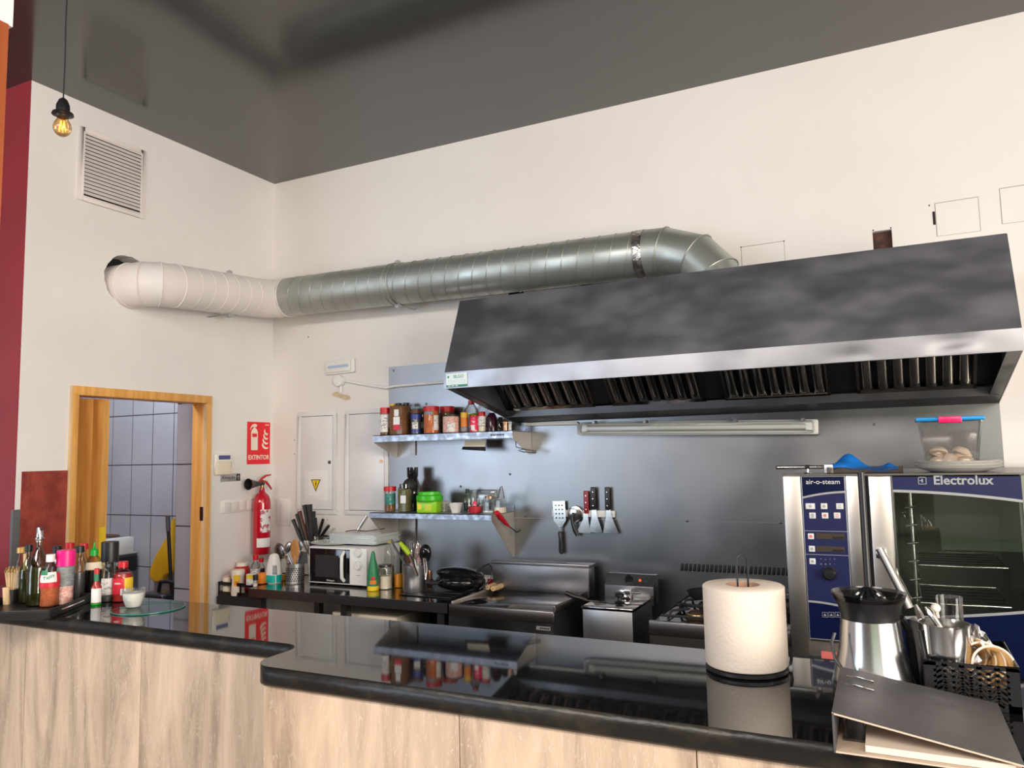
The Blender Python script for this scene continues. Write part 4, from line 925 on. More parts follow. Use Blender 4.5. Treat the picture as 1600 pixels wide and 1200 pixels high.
U('spice_jar', 'black-lidded jar behind the square amber jar, left of the two black lids', 'jar', 623, -.07, ZU, 10, 630, SHAK, cap=(.93, 1, 'cap_black'), fill=(.9, 'spice_brown'))
U('spice_jar', 'black-lidded jar behind the square amber jar, right of the two black lids', 'jar', 635, -.07, ZU, 10, 629.5, SHAK, cap=(.93, 1, 'cap_black'), fill=(.9, 'spice_brown'))
U('spice_jar', 'dark jar with wide blue band and brown lid on the upper shelf', 'jar', 650, yf, ZU, 16, 640, SHAK, cap=(.87, 1.0, 'wood_dark'), fill=(.88, 'dish_grey'), labels=((.70, .93, 'lab_blue'), (.25, .55, 'lab_pale', 1.2, -.2), (.0+.1, .22, 'lab_blue', 2.2, 0)))
U('spice_jar', 'small nearly black spice jar beside the blue-banded jar', 'jar', 660.5, -.10, ZU, 11, 643, SHAK, body='glass_dark', cap=(.9, 1, 'cap_black'), labels=((.3, .6, 'lab_grey', 1, 0),))
U('spice_jar', 'wide red-lidded jar of orange paprika on the upper shelf', 'jar', 674.5, yf, ZU, 25, 635, JAR, cap=(.85, 1.0, 'cap_red'), fill=(.97, 'paprika'), labels=((.15, .78, 'lab_pale', .75, .65), (.80, .95, 'lab_grey', 1.2, -.4)))
U('spice_jar', 'red-lidded brown spice jar standing behind the pink salt jar', 'jar', 699, -.07, ZU, 23, 635, JAR, cap=(.83, 1, 'cap_red'), fill=(.97, 'spice_brown'))
U('salt_jar', 'wide jar of pink salt with small white label on the upper shelf', 'jar', 705, -.17, ZU, 27, 648, JAR, cap=(.93, .9, 'cap_black'), fill=(.98, 'salt_pink'), labels=((.08, .58, 'lab_pale', .9, 0),))
U('spice_jar', 'yellow-capped small jar with orange and black label', 'jar', 726, -.16, ZU, 12, 644.5, SHAK, cap=(.78, 1.0, 'cap_yellow'), fill=(.2, 'spice_brown'), labels=((.38, .95, 'lab_orange'), (.08, .38, 'lab_grey')))
U('spice_jar', 'bright red and white labelled shaker next to the yellow-capped jar', 'jar', 741, yf, ZU, 13, 649, SHAK, body='lab_rose', cap=(.92, 1, 'cap_red'), labels=((.12, .45, 'label_white', .9, -.35),))
U('spice_jar', 'red-capped shaker with white label right of the red shaker', 'jar', 753, -.16, ZU, 12, 643.5, SHAK, cap=(.80, 1.0, 'cap_red'), fill=(.35, 'flour'), labels=((.38, .97, 'lab_pale', 2.6, 0),))
U('plastic_bottle', 'large clear round-shouldered bottle with red cap at the back of the upper shelf', 'bottle', 737, -.075, ZU, 24, 626, [(.9, 0), (1, .04), (1, .62), (.9, .80), (.6, .93), (.40, 1)], cap=(.90, .40, 'cap_red'), body='bag_plastic', labels=((.30, .66, 'lime', 1.2, .3),))
for i, (px, w_, top, m_, lab) in enumerate(((769, 17, 645, 'wine_dark', 'dark wine-coloured bottle under the hood edge, nearest the red-capped shakers'), (782, 12, 652, 'glass_dark', 'slim black bottle under the hood edge beside the amber jars'), )):
    U('dark_bottle', lab, 'bottle', px, -.13, ZU, w_, top, [(.92, 0), (1, .03), (1, .72), (.7, .9), (.5, 1)], body=m_)
U('amber_jar', 'small amber jar near the right end of the upper shelf', 'jar', 790, -.16, ZU, 9, 659, SHAK, fill=(.9, 'copper'), cap=(.93, 1, 'cap_gold'))
U('amber_jar', 'last small pale jar at the right end of the upper shelf', 'jar', 797, -.15, ZU, 6, 659, SHAK, fill=(.9, 'lab_pale'), cap=(.93, 1, 'cap_white'))
# black folder hanging under the upper shelf and spectacles-like wire at its right bracket
q0, q1 = sol(px=726, py=688, y=-.12), sol(px=760, py=700, y=-.12)
t = thing('under_shelf_holder', 'small white holder with black lower edge hanging under the upper shelf', 'holder', q0)
MB().add([(0, 0, 0), (q1.x-q0.x, 0, 0), (q1.x-q0.x-.006, -.01, -.045), (.004, -.01, -.040)], [(0, 1, 2, 3)]).build('card', 'cream_plastic', t, solid=.003)
MB().add([(-.004, -.012, -.036), (q1.x-q0.x, -.014, -.040), (q1.x-q0.x+.004, -.02, -.060), (-.006, -.018, -.050)], [(0, 1, 2, 3)]).build('black_edge', 'black_plastic', t, solid=.008)
q = sol(px=806, py=702, y=-.15)
b = MB(); b.tube([(0, 0, .05), (.002, 0, .012), (.03, .03, .002), (.09, .06, -.012), (.085, .07, -.020), (.02, .04, -.014), (0, .03, -.006), (.02, .04, .0), (.07, .06, -.008)], .0028, 6)
o = b.build('black_wire_clip', 'black_plastic', loc=q); tag(o, 'black wire clip dangling beneath the right bracket of the upper shelf', 'clip')
# ------------------------------------------------ lower shelf
GL = 'goods on the lower wall shelf'; ZL = 1.3225
Lv = lambda *a, **k: vessel(*a, group=GL, **k)
Lv('spice_jar', 'red-capped jar with green label at the left end of the lower shelf', 'jar', 609.5, -.20, ZL, 17, 760, SHAK, cap=(.84, 1.15, 'cap_red'), fill=(.4, 'spice_brown'), labels=((.34, .86, 'lab_teal', 2.4, .2),))
Lv('black_vase', 'tall black tumbler with open ball lid on the lower shelf', 'vase', 645, -.10, ZL, 28, 730, [(.95, 0), (1, .02), (.92, .55), (.55, .74), (.62, .80), (.64, 1)], body='glass_dark')
o = MB().ball((0, 0, 0), .038, n=20, k=10).build('black_ball_lid', 'black_matte', loc=sol(px=640, py=756, y=-.155)); tag(o, 'round black lid leaning before the tall black tumbler', 'lid')
o.location = sol(px=640, py=758, y=-.160)
Lv('herb_jar', 'clear jar of dried herbs with frosted cap and white label', 'jar', 633, -.19, ZL, 19, 756, JAR, cap=(.87, .92, 'smoke_plastic'), fill=(.93, 'spice_green'), sq=5, labels=((.36, .68, 'label_white', .9, -.35),))
p = sol(px=671.5, y=-.19, z=ZL)
t = thing('lime_tub', 'lime green tub with bright green lid on the lower shelf', 'tub', p, .12); w_ = 20*mpp(p); h_ = sol(py=768, x=p.x, y=p.y).z-ZL
MB().box(-w_*.85, w_*.85, -w_*.6, w_*.6, 0, h_*.55).build('tub_box', 'lime', t, bevel=.004)
MB().lathe([(w_*.98, h_*.53), (w_*1.05, h_*.60), (w_*1.05, h_*.80), (w_*.90, h_*.86), (w_*.88, h_*.98), (w_*.84, h_*.98), (w_*.8, h_*.93)], n=36).build('lid', 'lime_dark', t, sharp=25)
t['group'] = GL
b = MB(); 
for k in range(4): b.box(-.010, .03, -w_*.6-.0008, -w_*.6+.001, h_*.12+.008*k, h_*.12+.004+.008*k)
b.box(-w_*.75, -w_*.45, -w_*.6-.0008, -w_*.6+.001, h_*.15, h_*.42); b.build('print', 'yellow_pl', t)
Lv('cardboard_carton', 'small printed carton squeezed right of the lime green tub', 'carton', 692, -.10, ZL, 20, 783, [(1, 0), (1, 1)], body='lab_pale', sq=12, n=16)
Lv('white_bowl', 'small white square-rimmed bowl on the lower shelf', 'bowl', 712.5, -.20, ZL, 19, 786, [(.60, 0), (.98, .96), (1, 1), (.92, 1), (.55, .15)], body='porcelain', sq=4)
Lv('small_bottle', 'small dark-capped clear bottle behind the white bowl', 'bottle', 731, -.08, ZL, 12, 764, SAUCE, cap=(.84, .55, 'cap_black'), fill=(.45, 'glass_dark'))
Lv('red_tumbler', 'clear tumbler with red lower half on the lower shelf', 'glass', 742, -.20, ZL, 22, 778, [(.88, 0), (1, .1), (1, 1)], fill=(.42, 'lab_red'), labels=((.5, .8, 'lab_rose', .5, 0),), body='clear_glass')
Lv('sugar_jar', 'copper-lidded square jar with a little white powder', 'jar', 765, -.17, ZL, 18, 775, JAR, cap=(.92, .85, 'copper'), fill=(.14, 'powder_white'), sq=5, body='clear_glass')
Lv('sugar_jar', 'open square jar with cream powder and wire handle', 'jar', 782, -.17, ZL, 17, 776, JAR, fill=(.35, 'flour'), sq=5, body='clear_glass',
   extra=lambda t, r, h, hb: MB().tube([(-r*.5, 0, h*.9), (r*.1, 0, h*1.6), (r*.4, 0, h*1.65), (r*.85, 0, h*.9)], .0022, 6).build('wire_handle', 'black_plastic', t))
p = sol(px=754, y=-.045, z=ZL); 
t = thing('white_card', 'pale translucent box standing behind the tumbler on the lower shelf', 'box', p); MB().box(-.075, .09, -.02, .02, 0, .115).build('body', 'bag_plastic', t, bevel=.01); t['group'] = GL
q = sol(px=776, py=802, y=-.285)
t = thing('red_scissors', 'red-handled kitchen cutter hooked over the right bracket of the lower shelf', 'cutter', q, rot=(0, .0, 0))
q2 = sol(px=796, py=823, y=-.14); q3 = sol(px=808, py=832, y=-.10)
d2 = q2-q
t.location = q
b = MB(); b.tube([(.004, -.006, .004), tuple(d2*.35+Vector((0, -.008, .004))), tuple(d2*.7+Vector((0, -.005, 0))), tuple(d2)], .013, 10, taper=[1, 1.15, .9, .35]); b.build('red_grip', 'cap_red', t)
b = MB(); b.tube([tuple(d2), tuple(q3-q), tuple(q3-q+Vector((.015, .01, .012)))], .0035, 6); b.build('black_tip', 'black_plastic', t)
# the cutter leans on the bracket edge
# ------------------------------------------------ worktop goods
GW = 'goods on the steel worktop'; ZT_ = ZW+.0015
Wv = lambda *a, **k: vessel(*a, group=GW, **k)
def yline(py, px): return sol(px=px, py=py, z=ZT_).y
P('window_dark', (.03, .03, .032), .25)
# microwave
mw = thing('microwave_oven', 'white microwave oven with black door on the steel worktop', 'microwave', (.620, -.345, ZT_))
MWW, MWD, MWH = .405, .31, sol(px=484, py=852, x=.62, y=-.345).z-ZT_ if False else .262
MWH = sol(py=853, x=.62, y=-.345).z-ZT_
MB().box(0, MWW, .004, MWD, .008, MWH).build('casing', 'cabinet_white', mw, bevel=.005)
MB().box(.001, MWW-.001, -.008, .006, .010, MWH-.001).build('front_frame', 'white_plastic', mw, bevel=.004)
MB().box(.008, .290, -.0105, -.007, .016, MWH-.010).build('door', 'black_gloss', mw, bevel=.002)
MB().box(.050, .215, -.0112, -.0104, .045, MWH-.045).build('door_window', 'window_dark', mw)
MB().tube([(.255, -.012, .030), (.252, -.030, .05), (.252, -.032, MWH*.5), (.252, -.030, MWH-.045), (.255, -.012, MWH-.022)], .010, 10, taper=[.9, 1, 1, 1, .9]).build('door_handle', 'white_plastic', mw)
for z_ in (.115, .185):
    d_ = MB().lathe([(.024, -.008), (.023, -.0095), (.020, -.0095), (.019, -.020), (0, -.021)], (.348, 0, z_), 24, 0, 'y').build('dial', 'white_plastic', mw)
    MB().lathe([(.026, -.0083), (.0245, -.0087), (.0235, -.0083)], (.348, 0, z_), 24, 0, 'y').build('dial_ring', 'grey_plastic', d_)
text('microwave_text', 'Orbegozo', .0135, (.158, -.0108, .028), FRONT, 'white_plastic', mw, .0003)
for z_, w2 in ((.235, .02), (.062, .03)): MB().box(.348-w2/2, .348+w2/2, -.0085, -.0078, z_, z_+.003).build('small_print', 'grey_plastic', mw)
for x_ in (.03, .36): MB().box(x_, x_+.02, .02, .28, 0, .009).build('foot', 'black_plastic', mw)
ZM = ZT_+MWH+.0005
P('tray_pale', (.66, .70, .68), .18)
GT = 'pale trays stacked on the microwave'
for k in range(7):
    t = MB().box(-.150, .165, -.115, .115, 0, .0055).box(-.158, .173, -.122, .122, .0055, .0072).build('clear_tray', 'tray_pale', bevel=.001)
    t.location = (.845+.004*math.sin(k*2), -.19, ZM+.0075*k); t.rotation_euler = (0, 0, .03*math.sin(k*1.7)); tag(t, 'pale plastic tray in the flat stack on top of the microwave', 'tray', GT)
P('tray_white', (.70, .72, .70), .3)
t = MB().lathe([(.06, 0), (.15, .010), (.152, .013), (.06, .004)], n=40).build('glass_plate', 'tray_white', sharp=50); t.location = (.735, -.25, ZM+.053+.0002); tag(t, 'round pale plate overhanging the left of the tray stack', 'plate')
t.location = (.700, -.20, ZM+.0003); t.scale = (1, 1, 1)
for k_, ch in enumerate([c for c in COL.objects if c.name.startswith('clear_tray')]): ch.location.x += .035; ch.location.z = ZM+.0142+.0075*k_
cam_r = Vector((R0[0], R0[1], 0)).normalized()
for i, px in enumerate((494, 508)):
    vessel('shot_glass', ('small clear glass on the plate, the left of two', 'small clear glass on the plate, the right of two')[i], 'glass', px, -.26, ZM+.0105, 7, 838+i*1, [(.8, 0), (1, 1)], body='clear_glass', n=14, group='small glasses on the microwave')
o = MB().tube([(0, 0, 0), (.03, .01, .05), (.06, .02, .095)], .011, 10).build('steel_tool', 'steel_bright', loc=(.80, -.15, ZM+.062)); tag(o, 'shiny steel tube leaning on the stack of trays above the microwave', 'kitchen tool')
b = MB(); b.tube([(0, 0, 0), (.06, .0, .008), (.13, .02, .002), (.2, .01, .012), (.26, .02, .020)], .003, 6); o = b.build('dark_skewer', 'wood_dark', loc=(.76, -.20, ZM+.071)); tag(o, 'thin dark stick lying across the tray stack', 'stick')
# knife tub
kb = thing('knife_tub', 'black tub full of kitchen knives behind the microwave', 'tub', (.50, -.12, ZT_), 0)
MB().lathe([(.050, 0), (.055, .01), (.060, .24), (.055, .24), (.048, .02)], n=24).build('tub', 'black_matte', kb)
def pt(px, py, y): return sol(px=px, py=py, y=y)
kn = [((472, 846), (458, 812), 'cap_black', 9, 'black'), ((476, 845), (464, 803), 'cap_black', 9, 'black'), ((480, 845), (468, 799), 'wood_dark', 10, 'dark wooden'), ((485, 845), (476, 789), 'cap_black', 11, 'black'), ((488, 843), (484, 788), 'cap_black', 11, 'black'), ((491, 840), (490, 799), 'cap_black', 9, 'black'), ((496, 838), (493, 809), 'cap_black', 6, 'black')]
pos_w = ['leftmost and lowest', 'second from the left', 'only brown-handled', 'left of the two tallest', 'right of the two tallest', 'right behind the tallest pair', 'shortest, at the right rim']
for i, (a, c_, m_, w_, cn) in enumerate(kn):
    yy = -.15+.012*(i % 4); A_, B_ = pt(a[0], a[1], yy), pt(c_[0], c_[1], yy); D = B_-A_
    t = thing('kitchen_knife', '%s handled knife in the tub behind the microwave, %s' % (cn, pos_w[i]), 'knife', A_, group='knives in the black tub')
    MB().tube([(0, 0, 0), tuple(D*.3), tuple(D*.7), tuple(D)], w_*.36*mpp(A_), 8, taper=[.7, 1, .85, 1]).build('handle', m_, t)
    dn = (Vector((.50, -.12, ZT_+.03))-A_); MB().tube([(0, 0, 0), tuple(dn*.5), tuple(dn*.95)], .008, 4, taper=[1, 1, .2]).build('blade', 'steel_bright', t)
for i, (a, c_) in enumerate((((497, 838), (505, 811)), ((500, 840), (514, 821)))):
    A_, B_ = pt(a[0], a[1], -.06), pt(c_[0], c_[1], -.06); D = B_-A_
    t = thing('table_knife', ('black handled tool leaning behind the trays, upper of two', 'black handled tool leaning behind the trays, lower of two')[i], 'knife', A_, group='tools behind the trays')
    MB().tube([(0, 0, 0), tuple(D*.5), tuple(D)], .010, 8, taper=[.8, 1, .9]).build('handle', 'cap_black', t); MB().tube([(0, 0, 0), tuple(-D*.9)], .006, 6).build('shaft', 'steel_bright', t)
b = MB(); A_ = pt(500, 838, -.06); b.lathe([(.06, ZT_-A_.z), (.07, -.02)], n=16).build  # (tools stand in a tub below)
o = MB().lathe([(.045, 0), (.05, .01), (.055, .25), (.05, .25), (.042, .02)], n=20).build('tool_tub', 'black_matte', loc=(.66, -.012-.045, ZT_)) if False else None
# drainer pot with utensils
p, r_, h_ = body_dims(461, -.36, ZT_, 28, 880)
ut = thing('utensil_drainer', 'perforated steel utensil pot left of the microwave', 'utensil pot', p)
MB().lathe([(r_*.98, 0), (r_, .003), (r_, h_), (r_*.94, h_), (r_*.94, .006), (0, .006)], n=32).build('pot', 'steel', ut, sharp=40)
b = MB(); ca_ = cam_ang(p)
for i in range(12):
    for j in range(7):
        a_ = ca_-1.35+i*.245+(j % 2)*.12; b.at((r_*math.cos(a_), r_*math.sin(a_), h_*(.18+.1*j)), (0, 0, a_)).box(-.0002, .0006, -.0036, .0036, -.0034, .0034)
hs = b.build('perforations', 'void', ut); hs['kind'] = 'stuff'
base = p+Vector((0, 0, .01))
def utensil(name, label, px0, py0, px1, py1, y, shaft, head, foot=None, rs=.004, grp='utensils in the perforated pot'):
    """shaft from the pot mouth pixel to the head pixel"""
    A_, B_ = pt(px0, py0, y), pt(px1, py1, y+.01); t = thing(name, label, 'utensil', A_, group=grp); D = B_-A_
    F = (foot-A_) if foot is not None else -D
    MB().tube([tuple(F), (0, 0, 0), tuple(D)], rs, 8).build('shaft', shaft, t); head(t, D); return t
def spoon_head(m_, rx, rz, tilt=0, flat=.25, holes=False):
    def f_(t, D):
        o = MB().at(tuple(D), (0, tilt, 0)).ball((0, 0, rz*.8), 1, 1, 18, k=10).build('head', m_, t)
        for v in o.data.vertices:
            l = v.co-D; v.co = D+Vector((l.x*rx, l.y*rx*flat, (l.z)*rz)) if False else v.co
        return o
    return f_
def ellipsoid_head(m_, rx, ry, rz, tilt=0, off=.8, nm='head'):
    def f_(t, D):
        MB().at(tuple(D), (0, tilt, 0), (rx, ry, rz)).ball((0, 0, off), 1, 1, 20, k=12).build(nm, m_, t)
    return f_
P('steel_mesh', (.40, .40, .40), .3, metal=1, col2=(.10, .10, .10), vscale=200, vlo=.48, vhi=.52)
utensil('skimmer', 'round perforated steel skimmer leaning left in the perforated pot', 455, 880, 438, 866, -.34, 'steel', ellipsoid_head('steel_mesh', .040, .012, .048, -.35, .4), base)
utensil('ladle', 'steel ladle leaning left in the perforated pot', 456, 880, 447, 861, -.36, 'steel', ellipsoid_head('steel', .022, .018, .042, .55, .55), base)
utensil('wooden_spoon', 'orange-brown wooden spoon upright in the perforated pot', 461, 880, 461, 868, -.37, 'wood_mid', ellipsoid_head('wood_mid', .032, .008, .060, -.02, .55), base, .009)
utensil('turner', 'wide dark grey turner standing at the right of the perforated pot', 468, 882, 474, 875, -.34, 'dish_grey', lambda t, D: MB().prism([(D.x-.035, D.z-.02), (D.x+.03, D.z-.02), (D.x+.028, D.z+.045), (D.x-.02, D.z+.05)], 'y', D.y-.002, D.y+.002).build('head', 'dish_grey', t), base)
utensil('spoon', 'plain steel spoon behind the wooden one in the perforated pot', 466, 880, 468, 858, -.30, 'steel', ellipsoid_head('steel', .020, .006, .030, .1, .6), base)
# left end: black rack with sauces
rk = thing('sauce_rack', 'black wire and plastic rack between the wall and the worktop', 'rack', (.03, -.46, 0))
zr = .845
b = MB(); b.box(0, .35, 0, .40, zr-.008, zr); b.build('base', 'black_matte', rk)
b = MB()
for (x0, x1, y0_, y1_) in ((0, .35, 0, .006), (0, .35, .394, .40), (0, .006, 0, .40)):
    b.box(x0, x1, y0_, y1_, zr, zr+.020); b.box(x0, x1, y0_, y1_, zr+.055, zr+.075)
for x_ in (0, .17, .34): b.box(x_, x_+.01, 0, .006, zr, zr+.07)
b.build('rail', 'black_plastic', rk)
MB().box(.0, .35, -.01, .0, zr-.06, zr-.008).build('front_skirt', 'black_matte', rk)
GR = 'sauces in the rack by the left wall'; R_ = lambda *a, **k: vessel(*a, group=GR, **k)
R_('sauce_jar', 'small beige jar at the left end of the sauce rack', 'jar', 354, -.42, zr, 12, 899, JAR, body='cream_plastic', fill=None, cap=(.9, .9, 'rose_pl'))
R_('sauce_bottle', 'cream squeeze bottle with yellow-brown label in the sauce rack', 'bottle', 371.5, -.43, zr, 21, 890, [(.95, 0), (1, .1), (.86, .55), (1, .92), (.96, 1)], body='cup_cream', labels=((.38, .82, 'lab_yellow', 1.0, -.2), (.42, .58, 'lab_orange', .8, -.2, .0006)))
R_('sauce_jug', 'big dark red jug with pale lid behind the cream bottle', 'jug', 378, -.30, zr, 24, 879, [(.9, 0), (1, .04), (1, .80), (.85, .95), (.75, 1)], body='sauce_red', cap=(.88, .75, 'cup_cream'))
Wv('mustard_jar', 'white and yellow labelled jar at the left end of the worktop', 'jar', 393, -.48, ZT_, 16, 897, SHAK, body='lab_pale', labels=((.62, .97, 'yellow_pl', 2.4),))
Wv('pepper_mill', 'tiny pepper bottle with black cap before the yellow jar', 'mill', 399, -.53, ZT_, 7, 898, SHAK, cap=(.62, 1.1, 'cap_black'), fill=(.4, 'flour'))
Wv('ketchup_bottle', 'clear bottle with bulbous red cap standing left behind the jars', 'bottle', 399, -.33, ZT_, 15, 867, SAUCE, cap=(.82, .60, 'cap_red'), labels=((.05, .55, 'lab_pale', 2.6),))
Wv('ketchup_bottle', 'smaller dark bottle with red cap beside the clear one', 'bottle', 408, -.30, ZT_, 11, 872, SAUCE, cap=(.84, .7, 'cap_red'), fill=(.6, 'wine_dark'))
Wv('snack_bag', 'orange packet behind the small pepper bottle', 'packet', 410, -.42, ZT_, 15, 895, [(.9, 0), (1, .3), (.95, .8), (.8, 1)], body='lab_orange', sq=4)
Wv('detergent_bag', 'white pouch with teal bottom beside the perforated pot', 'pouch', 428, -.38, ZT_, 22, 865, [(.92, 0), (1, .06), (1, .30), (.86, .65), (.55, .95), (.3, 1)], body='powder_white', labels=((.02, .28, 'teal'), (.30, .62, 'lab_grey', .6, .1)), sq=3)
Wv('glass_jar', 'slim clear jar with yellow lid between pouch and perforated pot', 'jar', 443, -.30, ZT_, 12, 868, SHAK, cap=(.92, 1, 'cap_gold'), fill=(.25, 'honey'))
# right of the microwave
Wv('cleaner_bottle', 'dark green bottle with yellow base in front of the microwave corner', 'bottle', 583, -.40, ZT_, 18, 861, [(.95, 0), (1, .03), (1, .34), (.86, .52), (.72, .66), (.46, .80), (.36, .92), (.18, 1)], body='lab_green', labels=((.0, .12, 'yellow_pl'), (.17, .27, 'lab_orange', 1.2), (.28, .36, 'lab_red', .6)))
Wv('flour_jar', 'clear glass jar half full of cream powder on the worktop', 'jar', 602, -.33, ZT_, 22, 882, JAR, body='clear_glass', fill=(.58, 'flour'), cap=(.93, .95, 'steel_mesh'))
Wv('oil_bottle', 'clear oil bottle with yellow cap behind the flour jar', 'bottle', 608, -.16, ZT_, 18, 843, [(.92, 0), (1, .02), (1, .62), (.9, .78), (.4, .93), (.32, 1)], body='clear_glass', cap=(.93, .42, 'cap_yellow'), fill=(.42, 'oil'), labels=((.10, .42, 'lab_pale', 1, 0),))
Wv('juice_jug', 'tall clear beaker with orange liquid left of the utensil pot', 'beaker', 623, -.27, ZT_, 16, 868, [(.85, 0), (.9, .02), (1, 1)], body='clear_plastic', fill=(.42, 'juice_orange'))
p, r_, h_ = body_dims(648.5, -.36, ZT_, 38, 882)
up = thing('utensil_pot', 'plain steel pot holding tongs, whisk and ladle', 'utensil pot', p)
MB().lathe([(r_*.93, 0), (r_, .008), (r_, h_), (r_*.96, h_), (r_*.95, .01), (0, .01)], n=36).build('pot', 'steel', up, sharp=40)
base = p+Vector((0, 0, .012)); G2 = 'utensils in the plain steel pot'
utensil('peeler', 'dark-handled peeler leaning left in the plain pot', 632, 880, 615, 852, -.33, 'dish_grey', ellipsoid_head('dish_grey', .006, .006, .02, -.4), base, .006, G2)
# green silicone tongs: arms hang outside the rim
A_ = pt(640, 866, -.405); t = thing('green_tongs', 'steel tongs with lime green grip hooked over the plain pot rim', 'tongs', A_, group=G2)
D1, D2 = pt(625, 848, -.40)-A_, pt(652, 899, -.44)-A_
MB().tube([(0, 0, 0), tuple(D1*.5), tuple(D1)], .013, 10, taper=[1, 1.1, .8]).build('green_grip', 'rubber_green', t)
MB().tube([(0, 0, 0), tuple(D2*.5), tuple(D2)], .0075, 8, taper=[1, .9, 1]).build('arm', 'steel_bright', t)
A_ = pt(662, 872, -.405); t = thing('steel_tongs', 'plain steel tongs hooked over the right rim of the plain pot', 'tongs', A_, group=G2)
for dx in (0, .012):
    D2 = pt(665, 906, -.44)-A_; MB().tube([(dx, 0, 0), (dx*1.2+D2.x*.5, D2.y*.5, D2.z*.5), tuple(D2)], .0045, 8).build('arm', 'steel_bright', t)
t = utensil('whisk', 'wire balloon whisk standing in the plain pot', 650, 882, 648, 872, -.36, 'steel', lambda t, D: None, base, .006, G2)
c_ = pt(647, 858, -.36)-t.location
b = MB()
for k in range(6):
    a_ = pi*k/6; b.tube([(c_.x+.030*math.sin(u)*math.cos(a_)*(1), c_.y+.030*math.sin(u)*math.sin(a_), c_.z-.052*math.cos(u)+0*1) for u in [i*2*pi/20 for i in range(20)]], .0010, 5, closed=True)
b.build('wire_cage', 'steel_bright', t)
utensil('pink_spatula', 'dusty pink spatula standing in the plain pot', 653, 882, 654, 872, -.33, 'rose_pl', ellipsoid_head('rose_pl', .024, .008, .050, .05, .5), base, .006, G2)
utensil('black_ladle', 'large black ladle standing in the plain pot', 660, 882, 664, 868, -.33, 'black_plastic', ellipsoid_head('black_gloss', .036, .022, .048, .1, .25), base, .007, G2)
Wv('copper_tin', 'small copper-coloured tin beside the plain utensil pot', 'tin', 671, -.26, ZT_, 10, 891, SHAK, body='copper')
Wv('spice_tin', 'small dark tin behind the plain utensil pot', 'tin', 640, -.10, ZT_, 14, 862, SHAK, body='wood_dark')
# sandwich grill
gq = sol(px=717, y=-.27, z=ZT_)
gl = thing('contact_grill', 'black contact grill with cable on a dark mat', 'grill', (gq.x, -.27, ZT_+.006))
gl.scale = (.82, .82, .95)
MB().at((0, 0, 0), (0, 0, .1), (.155, .125, .05)).ball((0, 0, 1.0), 1, 1, 28, k=12).build('lower_shell', 'black_gloss', gl)
MB().at((.005, .01, .062), (-.12, .05, .1), (.160, .130, .040)).ball((0, 0, .6), 1, 1, 28, k=12).build('upper_lid', 'black_gloss', gl)
MB().at((0, 0, .0), (0, 0, .1), (1, 1, 1)).tube([(-.150, -.06, .050), (-.175, -.10, .052), (-.13, -.135, .055), (-.08, -.115, .055)], .012, 8).build('handle', 'black_plastic', gl)
MB().prism([(.08, .085), (.135, .060), (.135, .120)], 'y', .02, .05).build('rear_foot', 'black_plastic', gl)
b = MB(); b.tube([(.09, .09, .06), (.12, .10, .12), (.18, .08, .14), (.215, .06, .11), (.21, .04, .06), (.17, .02, .03), (.15, .0, .012)], .0045, 8)
b.build('cable', 'black_plastic', gl)
b = MB(); b.tube([(-.15, -.05, .004), (-.22, -.08, .004), (-.18, -.12, .004), (-.05, -.15, .004), (.1, -.14, .004)], .004, 8); b.build('cable', 'black_plastic', gl)
o = MB().box(-.15, .16, -.17, .15, 0, .004).build('black_mat', 'black_plastic', bevel=.0015, loc=(1.465, -.30, ZT_)); tag(o, 'thin black mat lying under the contact grill', 'mat')
pw = thing('power_strip', 'white socket strip with red switch and black plug behind the griddle tongs', 'socket', (sol(px=762, y=-.075, z=ZT_).x, -.075, ZT_))
MB().box(-.065, .065, -.03, .03, 0, .055).build('housing', 'white_plastic', pw, bevel=.006)
MB().box(.018, .048, -.034, -.029, .014, .044).build('red_switch', 'wine_red' if False else 'cap_red', pw); MB().lathe([(.024, -.065), (.026, -.05), (.024, -.028)], (-.02, 0, .030), 18, 0, 'y').build('plug', 'black_plastic', pw)
# wooden tongs on griddle
zg = ZW+.0005
for i, (pa, pb, lab) in enumerate((((762, 922), (790, 908), 'cream wooden-handled griddle knife, the rear of two on the griddle'), ((770, 924), (796, 911), 'cream wooden-handled griddle knife, the front of two on the griddle'))):
    A_ = sol(px=pa[0], py=pa[1]-4, z=zg+.022); B_ = sol(px=pb[0], py=pb[1], z=zg+.020); D = B_-A_
    t = thing('griddle_knife', lab, 'knife', A_, group='wooden handled knives on the griddle')
    MB().tube([(0, 0, 0), tuple(D*.25), tuple(D*.6), tuple(D)], .015, 12, taper=[.85, 1, .85, .95]).build('handle', 'wood_pale', t)
    MB().tube([tuple(D), tuple(D*1.15), tuple(D*1.5)], .012, 8, taper=[1, 1, .5]).build('dark_end', 'wood_dark', t)
    MB().lathe([(.005, -.0002), (.0, -.0015)], n=10, axis='y').build('hang_hole', 'wood_mid', t)
# ================================================================ ON THE OVEN
ZO = OT+.0005
t = thing('steel_rod_tool', 'steel tube handle on a little stand at the left top of the oven', 'kitchen tool', (sol(px=1262, py=735, y=-.72).x, -.72, ZO))
hz = .024
pa, pb = sol(px=1213, py=725, y=-.72)-t.location, sol(px=1290, py=725, y=-.72)-t.location
MB().cyl((pa.x, 0, hz), .0065, pb.x-pa.x-.005, 16, 0, 'x').build('tube', 'steel_bright', t); MB().cyl((pa.x-.002, 0, hz), .0068, .004, 16, 0, 'x').build('end_ring', 'black_plastic', t)
MB().lathe([(.016, 0), (.014, .004), (.005, .006), (.005, .020)], n=16).build('foot', 'steel_bright', t); MB().cyl((-.008, 0, hz), .008, .016, 16, 0, 'x').build('collar', 'black_plastic', t)
MB().box(pb.x-.005, pb.x+.026, -.018, .018, .0, .034).build('end_block', 'steel', t, bevel=.003)
